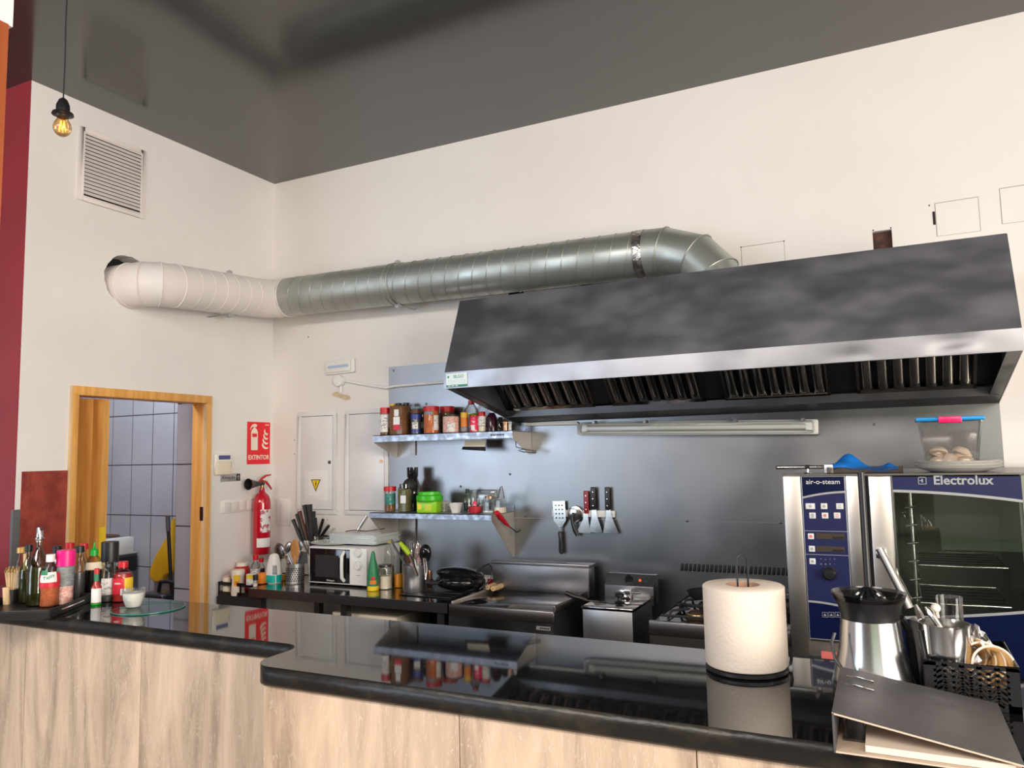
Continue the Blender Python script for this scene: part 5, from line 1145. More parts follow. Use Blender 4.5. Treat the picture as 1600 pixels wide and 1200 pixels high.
t = thing('clear_tray_on_oven', 'clear shallow tray holding a blue cloth on the oven', 'tray', (sol(px=1352, py=738, y=-.66).x, -.66, ZO)); t.name = 'clear_box'
b = MB(); w_ = .125
b.box(-w_, w_, -.09, .09, 0, .003); b.box(-w_, -w_+.002, -.09, .09, 0, .024); b.box(w_-.002, w_, -.09, .09, 0, .024); b.box(-w_, w_, -.09, -.088, 0, .024); b.box(-w_, w_, .088, .09, 0, .024)
b.build('walls', 'bag_plastic', t)
b = MB(); N = 26; Mx = 14
def cl(u, v):
    x = -.125+.235*u; y = -.07+.14*v
    env = math.exp(-((u-.27)/.20)**2)*.040+.016+.012*math.exp(-((u-.88)/.06)**2)
    return (x, y, .005+max(.002, env*math.sin(pi*(.08+.84*v))*(1+.18*math.sin(9*v+7*u))+.004*math.sin(14*u+5*v)))
for i in range(N):
    for j in range(Mx): b.add([cl(i/N, j/Mx), cl((i+1)/N, j/Mx), cl((i+1)/N, (j+1)/Mx), cl(i/N, (j+1)/Mx)], [(0, 1, 2, 3)], 0, True)
o = b.build('blue_cloth', 'blue_cloth', loc=t.location, solid=.003, sharp=80); tag(o, 'crumpled bright blue cloth in the clear tray on the oven', 'cloth')
GP = 'white plates stacked on the oven'
pc = sol(px=1498, py=737, y=-.64); pc.z = ZO
plp = None
for k in range(6):
    o = MB().lathe([(.080, 0), (.092, .002), (.132, .016), (.136, .018), (.132, .0190), (.094, .0055), (.07, .004), (0, .004)], n=44).build('dinner_plate', 'porcelain', sharp=50)
    o.location = (pc.x+.004*math.sin(k*2.2), pc.y+.003*math.cos(k*3), ZO+.0045*k); tag(o, 'white plate in the stack under the mushroom box on the oven', 'plate', GP)
zp = ZO+.0045*5+.0045
bx = thing('mushroom_box', 'clear lidded box of mushrooms with blue and pink lid, on white plates', 'storage box', (pc.x-.020, pc.y-.005, zp), 0)
hb_ = sol(py=655, x=pc.x, y=pc.y-.07).z-zp
b = MB(); wb, wt_ = .080, .100; db, dt_ = .050, .064
V = [(-wb, -db, 0), (wb, -db, 0), (wb, db, 0), (-wb, db, 0), (-wt_, -dt_, hb_), (wt_, -dt_, hb_), (wt_, dt_, hb_), (-wt_, dt_, hb_)]
b.add(V, [(0, 3, 2, 1), (0, 1, 5, 4), (1, 2, 6, 5), (2, 3, 7, 6), (3, 0, 4, 7)]); b.build('box_body', 'bag_plastic', bx, bevel=.006)
P('lid_blue', (.005, .26, .62), .3); P('lid_pink', (.80, .01, .13), .3)
MB().box(-wt_-.006, wt_+.006, -dt_-.006, dt_+.006, hb_-.004, hb_+.010).build('lid', 'lid_blue', bx, bevel=.004)
MB().box(-.036, .036, -dt_-.012, -dt_+.02, hb_-.012, hb_+.0115).build('clip', 'lid_pink', bx, bevel=.003)
GMU = 'mushrooms inside the clear box'
random.seed(5)
ms = [(-.042, -.025, .012, 0), (.0, -.03, .012, .2), (.040, -.025, .012, -.1), (-.04, .01, .030, .4), (.035, .0, .030, 0), (-.04, -.015, .046, -.3), (.032, -.012, .045, .3), (.0, .015, .016, 0)]
for i, (x, y, z, a_) in enumerate(ms):
    t = thing('mushroom', 'pale mushroom in the clear lidded box on the oven', 'mushroom', bx.location+Vector((x, y, z)), group=GMU, rot=(1.2 if i in (1,) else a_, a_, a_*3)); t.scale = (1.2, 1.2, 1.2)
    MB().lathe([(.0001, .014), (.012, .013), (.021, .007), (.026, -.001), (.023, -.006), (.009, -.005)], n=18).build('mushroom_cap', 'mushroom', t); MB().lathe([(.007, -.004), (.007, -.010), (.0, -.011)], n=12).build('stem', 'cup_cream', t)
# ================================================================ STOREROOM
X_ = sol(px=218, y=.09, z=1.0).x; dwz = sol(py=864, x=X_, y=.08).z
dw = thing('dishwasher', 'grey undercounter dishwasher seen through the doorway', 'dishwasher', (X_, -.52, 0))
MB().box(-.60, -.012, 0, .60, 0, dwz).build('cabinet', 'dish_grey', dw, bevel=.004); MB().box(-.012, 0, .01, .59, dwz-.12, dwz-.015).build('control_strip', 'black_plastic', dw)
MB().box(-.012, -.002, .01, .59, .1, dwz-.125).build('door', 'dish_grey', dw)
for k in range(3): MB().cyl((0, .50-.07*k, dwz-.06), .012, .010, 12, 0, 'x').build('knob', 'grey_plastic', dw)
P('stone_pale', (.42, .44, .42), .35)
MB().box(-.60, 0, 0, .60, dwz, dwz+.012).build('top', 'stone_pale', dw, bevel=.003)
zc_ = dwz+.0125
pa, pb = sol(px=160, y=-.15, z=zc_).x, sol(px=201, y=-.15, z=zc_).x
cb = thing('white_crate', 'pale crate with dark label slot standing on the dishwasher', 'crate', (min(pb, X_-.01), -.15, zc_))
wc_ = min(.34, cb.location.x-pa); hc_ = sol(py=843, x=cb.location.x, y=-.15).z-zc_
MB().box(-wc_, 0, 0, .2, 0, hc_).build('body', 'tray_white', cb, bevel=.004); MB().box(-.11, -.05, -.003, .001, hc_*.35, hc_*.75).build('label_slot', 'void', cb)
o = MB().at((0, 0, 0), (0, 0, 0), (.13, .07, .012)).ball((0, 0, .9), 1, 1, 18, k=8).build('brown_bundle', 'wood_dark', loc=(cb.location.x-.17, -.05, zc_+hc_)); tag(o, 'flat brown bundle on top of the pale crate in the storeroom', 'bag')
def yz(px, py, y=.05): return sol(px=px, py=py, y=y)
out = [(270, 808), (262, 835), (252, 852), (243, 868), (234, 890), (233, 902), (240, 909), (252, 911), (256, 900), (262, 898), (270, 894)]
fr_ = [(p_.x, p_.z) for p_ in [yz(a_, c_) for a_, c_ in out]]
b = MB(); b.prism(fr_, 'y', .045, .094); o = b.build('yellow_sack', 'yellow_cloth', bevel=.012, seg=3); tag(o, 'yellow plastic sack hanging inside the storeroom', 'sack')
br_ = thing('broom', 'black-handled broom leaning against the tiled column in the storeroom', 'broom', yz(271, 985, -.16))
A_ = yz(262, 806, -.13)-br_.location; B_ = Vector((0, 0, 0))
MB().tube([tuple(A_), tuple(A_/2), tuple(B_)], .012, 10).build('handle', 'black_plastic', br_); MB().tube([tuple(A_), tuple(A_*.86)], .015, 10).build('grip', 'dish_grey', br_)
bx0, bx1 = sol(px=233, y=-.30, z=.8).x, sol(px=272, y=-.30, z=.8).x
dp = thing('waste_bin', 'black plastic bin with upright handle in the storeroom', 'bin', ((bx0+bx1)/2, -.30, 0)); hw_ = (bx1-bx0)/2; hz_ = sol(py=925, x=dp.location.x, y=-.3).z; ht_ = sol(py=909, x=dp.location.x, y=-.3).z
MB().box(-hw_, hw_, -.09, .09, 0, hz_).build('bin_body', 'black_plastic', dp, bevel=.02, seg=3)
MB().tube([(-hw_*.25, .0, hz_-.01), (-.01, .0, ht_), (hw_*.5, .0, ht_+.005), (hw_*.85, 0, ht_), (hw_*.9, 0, hz_-.01)], .013, 8).build('handle', 'black_plastic', dp)
# ================================================================ ON THE BAR, LEFT
ZB = ZT+.0005
def zb(px, py, z=ZB): return sol(px=px, py=py, z=z)
c0 = zb(60, 972); 
n0_, n1_ = zb(76, 967), zb(143, 939)
ed = n1_-n0_; ang = math.atan2(ed.y, ed.x); W_ = .5*ed.length; Dp = .14
eu = ed.normalized(); ev = Vector((-eu.y, eu.x, 0)); tr_c = n0_+eu*W_+ev*Dp
tt = thing('serving_tray', 'rectangular black serving tray with a steel handle at the left of the bar', 'tray', tr_c, ang)
Wx, Dy = W_, Dp
b = MB(); b.box(-Wx, Wx, -Dy, Dy, 0, .004)
b.box(-Wx, Wx, -Dy-.003, -Dy, 0, .028); b.box(-Wx, Wx, Dy, Dy+.003, 0, .028); b.box(-Wx-.003, -Wx, -Dy, Dy, 0, .028); b.box(Wx, Wx+.003, -Dy, Dy, 0, .028)
b.build('tray_body', 'black_plastic', tt, bevel=.002)
MB().tube([(-Wx*.45, -Dy-.005, .014), (0, -Dy-.009, .015), (Wx*.5, -Dy-.005, .014)], .003, 6).build('steel_handle', 'steel_bright', tt)
GB = 'bottles on the black bar tray'; ZY = ZB+.0045
def bv(name, label, cat, px, py, wpx, top, prof, z=ZY, **k):
    p = sol(px=px, py=py, z=z); p = p+Vector((math.cos(cam_ang(p)+pi), math.sin(cam_ang(p)+pi), 0))*(wpx/2*mpp(p))
    return vessel(name, label, cat, px, p.y, z, wpx, top, prof, group=k.pop('group', GB), **k)
bv('sauce_bottle', 'bottle of orange chilli seasoning with white cap and red label', 'bottle', 76.5, 949, 28, 866, [(.90, 0), (.98, .03), (.92, .30), (1, .42), (1, .62), (.85, .78), (.45, .92), (.42, 1)], cap=(.88, .46, 'cap_white'), fill=(.50, 'chili_orange'),
   labels=((.42, .74, 'lab_red', 2.8), (.54, .76, 'label_white', 1.8, -.2, .0005), (.70, .80, 'lab_green', .9, -.7, .0008)), extra=lambda t, r, h, hb: wrap_text(t, 'Tajín', .017, r*.99, h*.575, -.15, 'lab_green', .35))
bv('salt_grinder', 'pink-topped grinder of coarse pink salt with grey label', 'grinder', 101, 945, 24, 859, [(1, 0), (1, 1)], cap=(.73, 1.12, 'cap_pink'), fill=(.48, 'salt_pink'), labels=((.46, .96, 'lab_grey'),))
def pourer(t, r, h, hb):
    MB().lathe([(r*.34, hb-.002), (r*.40, hb+.004), (r*.40, hb+.010), (r*.2, hb+.014), (r*.16, h*.97), (0, h*.975)], n=16).build('pourer', 'steel_bright', t)
    MB().tube([(0, 0, h*.94), (.010, 0, h*.99), (.016, 0, h)], .006, 8).build('pourer_flap', 'wood_dark', t)
bv('oil_cruet', 'clear oil bottle with steel pourer, the tallest on the tray', 'bottle', 58, 948, 31, 824, [(.90, 0), (1, .02), (1, .52), (.88, .66), (.45, .82), (.27, .90), (.25, 1)], body='green_glass', cap=(.83, .3, 'steel_bright'), fill=(.58, 'oil_dark'), extra=pourer)
bv('oil_cruet', 'dark oil bottle with black cap left behind the tall pourer bottle', 'bottle', 42, 943, 24, 851, BOT, body='green_glass', cap=(.90, .45, 'cap_black'), fill=(.62, 'oil_dark'))
bv('salt_bottle', 'clear bottle of white salt with gold cap on the tray', 'bottle', 32, 938, 20, 855, [(1, 0), (1, .62), (.85, .75), (.58, .88), (.56, 1)], cap=(.92, .75, 'cap_gold'), fill=(.60, 'powder_white'))
bv('vinegar_bottle', 'dark bottle with black cap behind the pink grinder', 'bottle', 87, 928, 18, 853, BOT, body='green_glass', cap=(.88, .72, 'cap_black'), fill=(.5, 'oil_dark'))
bv('soda_bottle', 'clear bottle with red cap behind the pink grinder', 'bottle', 107, 924, 18, 848, BOT, cap=(.90, .72, 'cap_red'), labels=((.1, .5, 'lab_yellow', 1.5),), fill=(.3, 'oil'))
bv('balsamic_bottle', 'tall clear bottle with black cap right of the pink grinder', 'bottle', 122, 938, 22, 853, [(.95, 0), (1, .02), (1, .66), (.85, .78), (.55, .90), (.54, 1)], cap=(.90, .62, 'cap_black'), fill=(.55, 'dish_grey'), labels=((.08, .5, 'lab_yellow', .4, -1.0),))
bv('soda_bottle', 'clear bottle with red cap behind the tall black-capped bottle', 'bottle', 129, 925, 18, 849, BOT, cap=(.90, .72, 'cap_red'), fill=(.3, 'wine_dark'))
bv('soy_bottle', 'soy bottle with green nozzle cap and yellow band', 'bottle', 145, 938, 26, 847, [(.95, 0), (1, .02), (1, .62), (.93, .80), (.62, .94), (.34, 1)], z=ZB, cap=(.78, .46, 'cap_green', 'nozzle'), fill=(.66, 'soy'), labels=((.68, .84, 'flour', 2.2),), group='bottles beside the tray')
bv('hot_sauce', 'tiny hot sauce bottle with red cap and white label', 'bottle', 150, 946, 15, 888, [(.95, 0), (1, .03), (1, .55), (.55, .70), (.42, .76), (.40, 1)], z=ZB, cap=(.88, .5, 'cap_red'), fill=(.98, 'sauce_red'), labels=((.08, .52, 'label_white', 2.2), (.0, .06, 'cap_green'), (.74, .98, 'lab_green')), group='bottles beside the tray', body='clear_glass')
bv('pepper_grinder', 'clear grinder with big black top behind the small sauce bottles', 'grinder', 170, 930, 22, 846, [(.86, 0), (.86, 1)], z=ZB, cap=(.64, 1.15, 'cap_black'), fill=(.2, 'spice_brown'), group='bottles beside the tray')
bv('salt_shaker', 'clear plastic bottle with pale label between hot sauce and salsa', 'bottle', 167.5, 941, 19, 878, [(.95, 0), (1, .03), (1, .70), (.85, .84), (.35, .95), (.25, 1)], z=ZB, fill=(.12, 'dish_grey'), labels=((.18, .60, 'lab_pale', 2.4),), group='bottles beside the tray')
bv('salsa_bottle', 'squat red salsa bottle with red cap and orange-yellow label', 'bottle', 191, 941, 29, 877, [(.92, 0), (1, .03), (1, .66), (.9, .80), (.48, .92), (.46, 1)], z=ZB, cap=(.88, .5, 'cap_red'), fill=(.80, 'salsa'), labels=((.22, .68, 'lab_red', 1.6, -.6), (.22, .68, 'lab_yellow', 1.3, .8), (.2, .38, 'label_white', 1.0, .3, .0006)), group='bottles beside the tray', extra=lambda t, r, h, hb: wrap_text(t, 'ARBA-', .008, r*1.0, h*.47, -.5, 'label_white'))
# skewers in a holder
GS = 'wooden skewers at the left end of the bar'
p = zb(17, 944); hs_ = MB().lathe([(.016, 0), (.020, .004), (.022, .05), (.019, .05), (.014, .006)], n=18).build('skewer_cup', 'black_plastic', loc=p); tag(hs_, 'small dark cup of wooden skewers at the left end of the bar', 'cup')
for k in range(14):
    a_ = k*2.4; r0 = .004+.0012*k*.6; z1 = .115+.006*math.sin(k*1.9)
    t = thing('wooden_skewer', 'thin wooden skewer bundled in the small dark cup', 'skewer', p+Vector((r0*math.cos(a_)*.6, r0*math.sin(a_)*.6, .008)), group=GS)
    e_ = Vector((r0*1.2*math.cos(a_), r0*1.2*math.sin(a_), z1-.008)); MB().tube([(0, 0, 0), tuple(e_)], .0018, 6).build('stick', 'wood_pale', t); MB().ball(tuple(e_), .0034, .006, 8, k=5).build('knotted_tip', 'skewer_tip', t)
q = zb(10, 948)
o = MB().tube([(0, 0, 0), (.0, 0, .17)], .0055, 8).build('wooden_stick', 'wood_pale', loc=(q.x+.01, q.y+.05, ZB)); tag(o, 'taller plain wooden stick rising behind the skewers', 'stick')
o = MB().tube([(0, 0, 0), (-.004, 0, .06)], .012, 8, taper=[.9, 1]).build('cork_stopper', 'wood_pale', loc=zb(10, 946)); tag(o, 'short pale wooden peg left of the skewers', 'peg')
# glass disc with tealight bowl
gc = (zb(174, 950)+zb(287, 947))/2; gcc = zb(232, 951); rr_ = .5*(zb(288, 946)-zb(173, 953)).length
o_ = thing('glass_disc', 'round clear glass plate with green edge on the bar', 'plate', (gcc.x, gcc.y, ZB))
rr_ = min(rr_, .17)
MB().lathe([(.0, 0), (rr_-.002, 0)], n=64, cap=False).lathe([(.0, .0045), (rr_-.002, .0045)], n=64, cap=False).build('pane', 'disc_glass', o_)
MB().lathe([(rr_-.002, 0), (rr_, .001), (rr_, .0035), (rr_-.002, .0045)], n=64, cap=False).build('ground_edge', 'teal_edge', o_)
bv('ribbed_bowl', 'small ribbed clear bowl filled with white salt on the glass plate', 'bowl', 208.5, 951, 34, 920, [(.62, 0), (.66, .03), (.92, .45), (1, .75), (1, 1)], z=ZB+.005, fill=(.80, 'powder_white'), body='clear_glass', group='tableware on the glass plate', n=30)
# ================================================================ ON THE BAR, RIGHT
pr_ = zb(1190, 1067); s_m = mpp(pr_); RR = 126/2*mpp(pr_+Vector((-.04, .07, 0)))
pc = pr_+Vector((R2[0], R2[1], 0)).normalized()*(RR+.012)
ph = thing('paper_roll_holder', 'black wire stand holding the big paper roll on the bar', 'roll holder', (pc.x, pc.y, ZB))
ztop = sol(py=866, x=pc.x, y=pc.y).z-ZB
MB().lathe([(RR*.95, 0), (RR*1.0, .003), (RR*1.0, .009), (RR*.9, .012), (0, .012)], n=48).build('base', 'black_plastic', ph)
b = MB(); n_ = 10
sx_ = cam_r; w2 = .0115
pts = [tuple(-sx_*w2+Vector((0, 0, .01))), tuple(-sx_*w2+Vector((0, 0, ztop-.014)))]+[tuple(-sx_*w2*math.cos(pi*k/8)+Vector((0, 0, ztop-.014+.014*math.sin(pi*k/8)))) for k in range(1, 8)]+[tuple(sx_*w2+Vector((0, 0, ztop-.014))), tuple(sx_*w2+Vector((0, 0, .01)))]
b.tube(pts, .0022, 8); b.build('wire_loop', 'black_plastic', ph)
b = MB(); rA = sx_*(RR+.0)
b.tube([tuple(rA*1.0+Vector((0, 0, .006))), tuple(rA*1.10+Vector((.0, 0, .010))), tuple(rA*1.13+Vector((0, 0, .022))), tuple(rA*1.10+Vector((0, 0, .034))), tuple(rA*1.04+Vector((0, 0, .036)))], .0035, 8); b.build('side_hook', 'black_plastic', ph)
ztr = sol(py=913, x=pc.x, y=pc.y).z-ZB
pl = thing('paper_roll', 'big white kitchen paper roll standing on the bar', 'paper roll', (pc.x, pc.y, ZB+.0125)); hr = ztr-.0125
ri = RR*.42
MB().lathe([(ri, .0), (RR-.003, 0), (RR, .004), (RR, hr-.003), (RR-.004, hr), (ri, hr)], n=64, cap=False).build('paper', 'paper_white', pl, sharp=40)
MB().lathe([(ri, 0), (ri, hr), (ri-.0015, hr), (ri-.0015, 0)], n=32, cap=False).build('cardboard_core', 'cardboard_core', pl)
# juicer
def zy(py, x, y): return sol(py=py, x=x, y=y).z
jc = sol(px=1366, y=-2.10, z=ZB); sj = mpp(jc)
ju = thing('citrus_juicer', 'brushed steel citrus juicer with clear cup and black collar', 'juicer', (jc.x, jc.y, ZB))
Z = lambda py: zy(py, jc.x, jc.y)-ZB
rb, rc_, rt = 120/2*sj, 84/2*sj, 110/2*sj
P('juicer_steel', (.56, .56, .56), .24, metal=1, rvar=.03, vscale=3)
MB().lathe([(rb*1.0, .0), (rb*1.02, .01), (rb*.98, Z(1060)), (rc_*1.0+ (rb-rc_)*.3, Z(1010)), (rc_*1.02, Z(966))], n=48).build('motor_body', 'juicer_steel', ju)
MB().lathe([(rc_*1.0, Z(967)), (rc_*1.02, Z(958)), (rc_*1.10, Z(945)), (rt*.97, Z(930)), (rt*.93, Z(930)), (rc_*.95, Z(950))], n=48).build('collar', 'black_plastic', ju, sharp=50)
MB().lathe([(rc_*.9, Z(950)), (rt*.95, Z(934)), (rt*1.0, Z(925)), (rt*.985, Z(925)), (rc_*.85, Z(948))], n=48, cap=False).build('clear_cup', 'smoke_plastic', ju)
b = MB()
for k in range(12):
    a_ = k*pi/6; b.tube([(.030*math.cos(a_), .030*math.sin(a_), Z(940)), (.026*math.cos(a_), .026*math.sin(a_), Z(930)), (.014*math.cos(a_), .014*math.sin(a_), Z(922)), (.002*math.cos(a_), .002*math.sin(a_), Z(918))], .004, 6)
b.lathe([(.028, Z(942)), (.024, Z(930)), (.012, Z(922)), (.0, Z(920))], n=24); b.build('reamer', 'black_gloss', ju)
dz_ = zy(840, jc.x, jc.y)-ZB
MB().cyl((0, 0, Z(925)), .0065, zy(738, jc.x, jc.y)-ZB-Z(925), 12).build('press_rod', 'black_plastic', ju)
L_ = -cam_r; toC = Vector((math.cos(cam_ang(jc)), math.sin(cam_ang(jc)), 0))
def jp(u, v, py): return tuple(L_*u*rb+toC*v*rb+Vector((0, 0, Z(py))))
MB().tube([jp(.93, .2, 985), jp(1.03, .25, 1000), jp(.95, .5, 1020), jp(.62, .86, 1045), jp(.3, 1.02, 1058), jp(.1, 1.06, 1068)], .0032, 8).build('power_cable', 'black_plastic', ju)
MB().tube([jp(-.80, .1, 965), jp(-1.0, .0, 985), jp(-1.06, -.0, 1030), jp(-1.1, .1, 1080)], .008, 8).build('side_lever', 'black_plastic', ju)
# black woven basket
a0_, a1_ = zb(1455, 1118), zb(1598, 1128)
yb_ = -2.16
bl0, bl1 = sol(px=1448, y=yb_, z=ZB), sol(px=1597, y=yb_, z=ZB)
zt_ = sol(px=1500, py=1037, y=yb_).z-ZB
Wd = bl1.x-bl0.x
bk = thing('woven_basket', 'black plastic basket with woven holes holding cups and pitchers', 'basket', (bl0.x, yb_, ZB))
def board(b, org, ux, L, zt, nx_, nz_, th):
    """openwork panel: herringbone lattice of short slanted bars inside a solid frame"""
    org = Vector(org); ux = Vector(ux).normalized(); nv = ux.cross(Vector((0, 0, 1)))
    def bar(u0, z0, u1, z1, w):
        d = Vector((u1-u0, z1-z0)).normalized(); n2 = Vector((-d.y, d.x))*w/2
        c = [(u0-n2.x, z0-n2.y), (u1-n2.x, z1-n2.y), (u1+n2.x, z1+n2.y), (u0+n2.x, z0+n2.y)]
        vs = [org+ux*u+Vector((0, 0, z))+nv*s for s in (-th/2, th/2) for u, z in c]
        b.add(vs, [(0, 3, 2, 1), (4, 5, 6, 7), (0, 1, 5, 4), (1, 2, 6, 5), (2, 3, 7, 6), (3, 0, 4, 7)])
    m_ = L*.13
    bar(0, zt/2, m_, zt/2, zt); bar(L-m_, zt/2, L, zt/2, zt); bar(0, zt-.003, L, zt-.003, .007); bar(0, .006, L, .006, .012)
    cw = (L-2*m_)/nx_; chh = (zt-.018)/nz_
    for i in range(nx_):
        for j in range(-1, nz_+1):
            u0, u1 = m_+cw*i-.3*cw, m_+cw*(i+1)+.3*cw; za = .012+chh*j; zb_ = za+chh*1.0
            s = (i % 2 == 0)
            z0, z1 = (za, zb_+chh*.3) if s else (zb_+chh*.3, za)
            lo, hi = min(z0, z1), max(z0, z1)
            if lo < .008 or hi > zt-.003: 
                k0_, k1_ = max(.008, min(z0, zt-.003)), max(.008, min(z1, zt-.003))
                if abs(k1_-k0_) < .004: continue
                t0 = (k0_-z0)/(z1-z0); t1 = (k1_-z0)/(z1-z0); u0, u1 = u0+(u1-u0)*t0, u0+(u1-u0)*t1; z0, z1 = k0_, k1_
            bar(u0, z0, u1, z1, .0042)
b = MB(); board(b, (0, 0, 0), (1, 0, 0), Wd, zt_, 8, 6, .003); b.build('front_wall', 'black_plastic', bk)
b = MB(); board(b, (0, .20, 0), (1, 0, 0), Wd, zt_, 8, 6, .003); b.build('rear_wall', 'black_plastic', bk)
b = MB(); board(b, (0, 0, 0), (0, 1, 0), .20, zt_, 8, 6, .003); b.build('side_wall', 'black_plastic', bk)
b = MB(); board(b, (Wd, 0, 0), (0, 1, 0), .20, zt_, 8, 6, .003); b.build('side_wall', 'black_plastic', bk)
MB().box(0, Wd, 0, .20, 0, .003).build('bottom', 'black_plastic', bk)
b = MB(); b.tube([(0, 0, zt_), (Wd, 0, zt_), (Wd, .2, zt_), (0, .2, zt_)], .003, 8, closed=True); b.build('rim', 'black_plastic', bk)
GK = 'pitchers and cups in the black basket'
KV = lambda *a, **k: vessel(*a, group=GK, **k)
ZK = ZB+.004
def loopy(t, r, h, hb): MB().tube([(r*.5, -r*.0, h), (r*.9, 0, h*1.25), (r*.4, 0, h*1.45), (-r*.1, 0, h*1.3)], .0045, 8).build('wire_handle', 'steel_bright', t)
KV('milk_pitcher', 'wide steel milk pitcher in the black basket', 'pitcher', 1483, yb_+.060, ZK, 74, 973, [(.95, 0), (1, .03), (.94, .6), (.98, .97), (1.0, 1), (.96, 1), (.9, .1)], body='steel_bright', n=40)
KV('milk_pitcher', 'narrow steel pitcher half hidden behind the wide one', 'pitcher', 1452, yb_+.145, ZK, 44, 968, [(.95, 0), (1, .03), (.94, .6), (.98, .97), (1.0, 1), (.96, 1), (.9, .1)], body='steel', n=32)
t = KV('glass_tumbler', 'clear plastic tumbler standing behind the wide pitcher', 'glass', 1492, yb_+.165, ZK, 38, 932, [(.85, 0), (1, 1)], body='smoke_plastic')
# steel tongs standing in the narrow pitcher
A_ = sol(px=1449, py=968, y=yb_+.145); B_ = sol(px=1474, py=936, y=yb_+.15)
# nested paper cups, lying with rims towards us
cc = sol(px=1552, py=1030, y=yb_+.04); dirc = Vector((.45, -.75, .05)).normalized()
GC = 'paper cups lying in the black basket'
for k in range(4):
    t = thing('paper_cup', ('frontmost paper cup of the nested row, its kraft inside showing', 'second paper cup of the nested row from the front', 'third paper cup of the nested row from the front', 'rearmost paper cup of the nested row in the basket')[k], 'cup', (cc.x-.014*k, cc.y+.013*k+.0, cc.z-.014+.003*k), group=GC)
    t.rotation_euler = Vector((.28, -.92, .22)).to_track_quat('Z', 'Y').to_euler()
    MB().lathe([(.022, -.085), (.036, 0)], n=32, cap=False).build('cup_wall', 'cup_kraft', t, solid=.0008)
    MB().lathe([(.0365, -.001), (.0385, .001), (.0365, .003), (.0345, .001), (.0365, -.001)], n=32, cap=False).build('rolled_rim', 'cup_cream', t)
# crumpled clear bag
b = MB(); random.seed(11); N = 16; K = 10
cb_ = sol(px=1526, py=1020, y=yb_+.075)
def crum(i, j):
    a_ = 2*pi*i/N; v = -pi/2+pi*j/K; rr = 1+.22*math.sin(5*a_+3*v)+.13*math.sin(9*a_-4*v+1)
    return (.026*rr*math.cos(v)*math.cos(a_), .022*rr*math.cos(v)*math.sin(a_), .042*rr*math.sin(v))
for i in range(N):
    for j in range(K): b.add([crum(i, j), crum(i+1, j), crum(i+1, j+1), crum(i, j+1)], [(0, 1, 2, 3)])
o = b.build('crumpled_bag', 'bag_plastic', loc=cb_); tag(o, 'crumpled clear plastic bag between pitcher and paper cups', 'bag', GK)
for i, (pa, pb, lab) in enumerate((((1448, 985), (1430, 945), 'steel tongs leaning left out of the black basket'), ((1462, 970), (1447, 948), 'steel spoon handle resting beside the tongs in the basket'))):
    A_ = sol(px=pa[0], py=pa[1], y=yb_+.10-.02*i); B_ = sol(px=pb[0], py=pb[1], y=yb_+.11-.02*i); D = B_-A_
    o = MB().tube([tuple(-D*1.2), (0, 0, 0), tuple(D*.6), tuple(D)], .0055, 8, taper=[.8, 1, 1.3, .7]).build('steel_tongs', 'steel_bright', loc=A_); tag(o, lab, 'tongs')
t = thing('wooden_ball_spoon', 'cream ball-ended spoon resting on the wide pitcher', 'spoon', sol(px=1462, py=950, y=yb_+.11), group=None)
MB().ball((0, 0, 0), .009, n=16).build('ball', 'cup_cream', t); MB().tube([(0, 0, 0), (.01, -.01, -.06)], .003, 6).build('stem', 'cup_cream', t)
# dark wires between juicer and basket
o = MB().tube([(0, 0, 0), (.006, -.004, -.05), (.018, -.008, -.10), (.030, -.016, -.135)], .0045, 8).build('black_cable', 'black_plastic', loc=sol(px=1436, py=985, y=-2.12)); tag(o, 'black cable hanging between the juicer and the basket', 'cable')
# ---------------- ring binder
bd = thing('ring_binder', 'dark grey lever arch binder lying open on the right of the bar', 'binder', (0, 0, 0))
A0 = zb(1303, 1176); B0 = sol(px=1600, py=1216, z=ZB); 
F0 = sol(px=1303, py=1176, z=ZB)
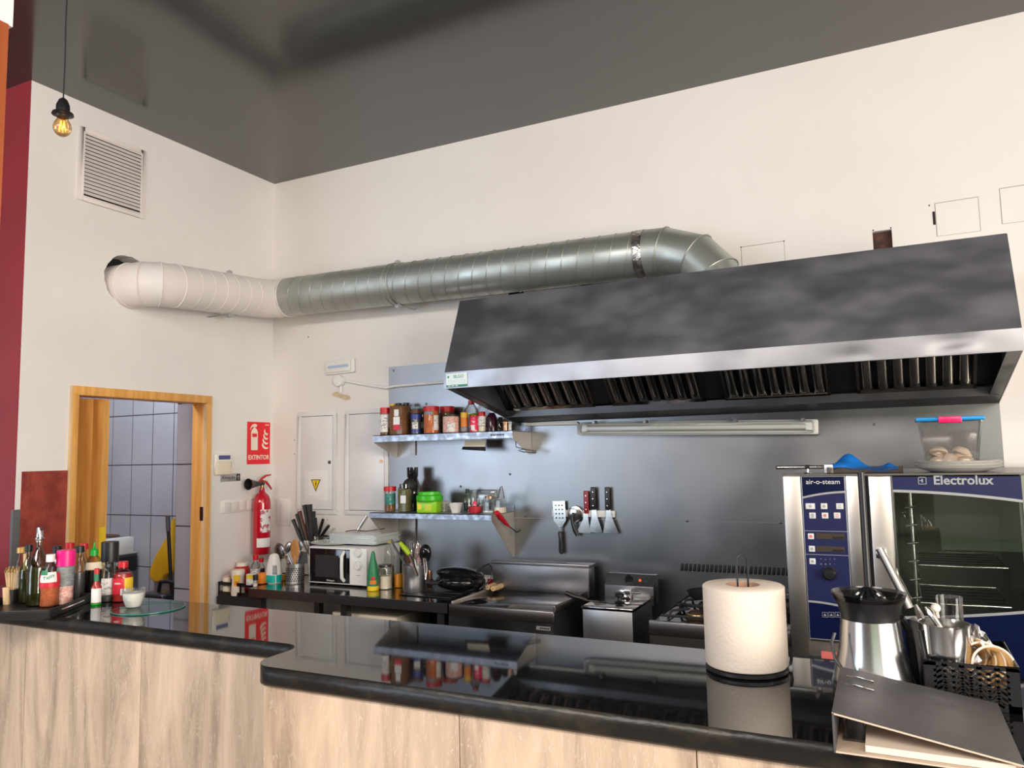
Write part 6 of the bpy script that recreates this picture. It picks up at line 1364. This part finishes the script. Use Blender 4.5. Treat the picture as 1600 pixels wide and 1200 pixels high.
# spine: front-left vertical edge from (1303,1176) up to (1301,1115); back-left top (1313,1042)
hS = sol(py=1114, x=F0.x, y=F0.y).z-ZB
Bk = sol(px=1313, py=1042, z=ZB+hS)
v_sp = Vector((Bk.x-F0.x, Bk.y-F0.y, 0)); Ls = v_sp.length; v_sp.normalize()
u_w = Vector((v_sp.y, -v_sp.x, 0))
if u_w.x < 0: u_w = -u_w
Rt = sol(px=1553, py=1120, z=ZB+.012)      # rear right corner of the cover
def bp_(s, w_, z): q = F0+v_sp*s+u_w*w_; return (q.x, q.y, ZB+z)
WC = (sol(px=1553, py=1120, z=ZB+.020)-Bk).length
Ls = min(max(Ls, .28), .33)
b = MB(); b.add([bp_(0, 0, 0), bp_(Ls, 0, 0), bp_(Ls, 0, hS), bp_(0, 0, hS), bp_(0, .003, 0), bp_(Ls, .003, 0), bp_(Ls, .003, hS), bp_(0, .003, hS)], [(0, 1, 2, 3), (7, 6, 5, 4), (0, 4, 5, 1), (1, 5, 6, 2), (2, 6, 7, 3), (3, 7, 4, 0)])
b.build('spine', 'binder_cover', bd)
def sheet(nm, c, th, m_, par=bd, m2=None):
    """c: four corners (3-D), thickened downwards"""
    vs = list(c)+[(x, y, z-th) for x, y, z in c]
    return MB().add(vs, [(0, 1, 2, 3)], 0).add(vs, [(7, 6, 5, 4), (0, 4, 5, 1), (1, 5, 6, 2), (2, 6, 7, 3), (3, 7, 4, 0)], 1).build(nm, [m_, m2 or m_], par)
sheet('rear_cover', [bp_(0, 0, .003), bp_(0, WC, .003), bp_(Ls, WC, .003), bp_(Ls, 0, .003)], .0028, 'binder_inside')
sheet('front_cover', [bp_(0, 0, hS+.001), bp_(0, WC, .018), bp_(Ls, WC, .022), bp_(Ls, 0, hS+.001)], .0028, 'binder_cover', m2='binder_inside')
sheet('paper_stack', [bp_(.01, .045, .014), bp_(.01, WC-.01, .0135), bp_(Ls-.01, WC-.01, .0135), bp_(Ls-.01, .045, .014)], .010, 'paper_sheet')
for s in (.10, .16):
    b = MB(); b.tube([bp_(s, .012, .004), bp_(s, .012, hS*.75), bp_(s, .03, hS*.80), bp_(s, .042, hS*.5), bp_(s, .042, .012)], .0022, 6); b.build('lever_arch', 'steel_bright', bd)
b = MB(); b.add([bp_(.05, .012, .006), bp_(.20, .012, .006), bp_(.20, .045, .006), bp_(.05, .045, .006)], [(0, 1, 2, 3)]); b.build('mechanism_plate', 'steel_dark', bd, solid=.002)
for s in (.17, .225):
    def cz(w_): return hS+.0015+(.020-hS)*w_/WC
    b = MB(); b.tube([bp_(s, .012, cz(.012)), bp_(s+.003, .028, cz(.028)+.001), bp_(s+.001, .042, cz(.042)), bp_(s, .058, cz(.058)+.001)], .0016, 6, taper=[.8, 1, 1.4, .6]); b.build('ring_slot', 'steel_bright', bd)
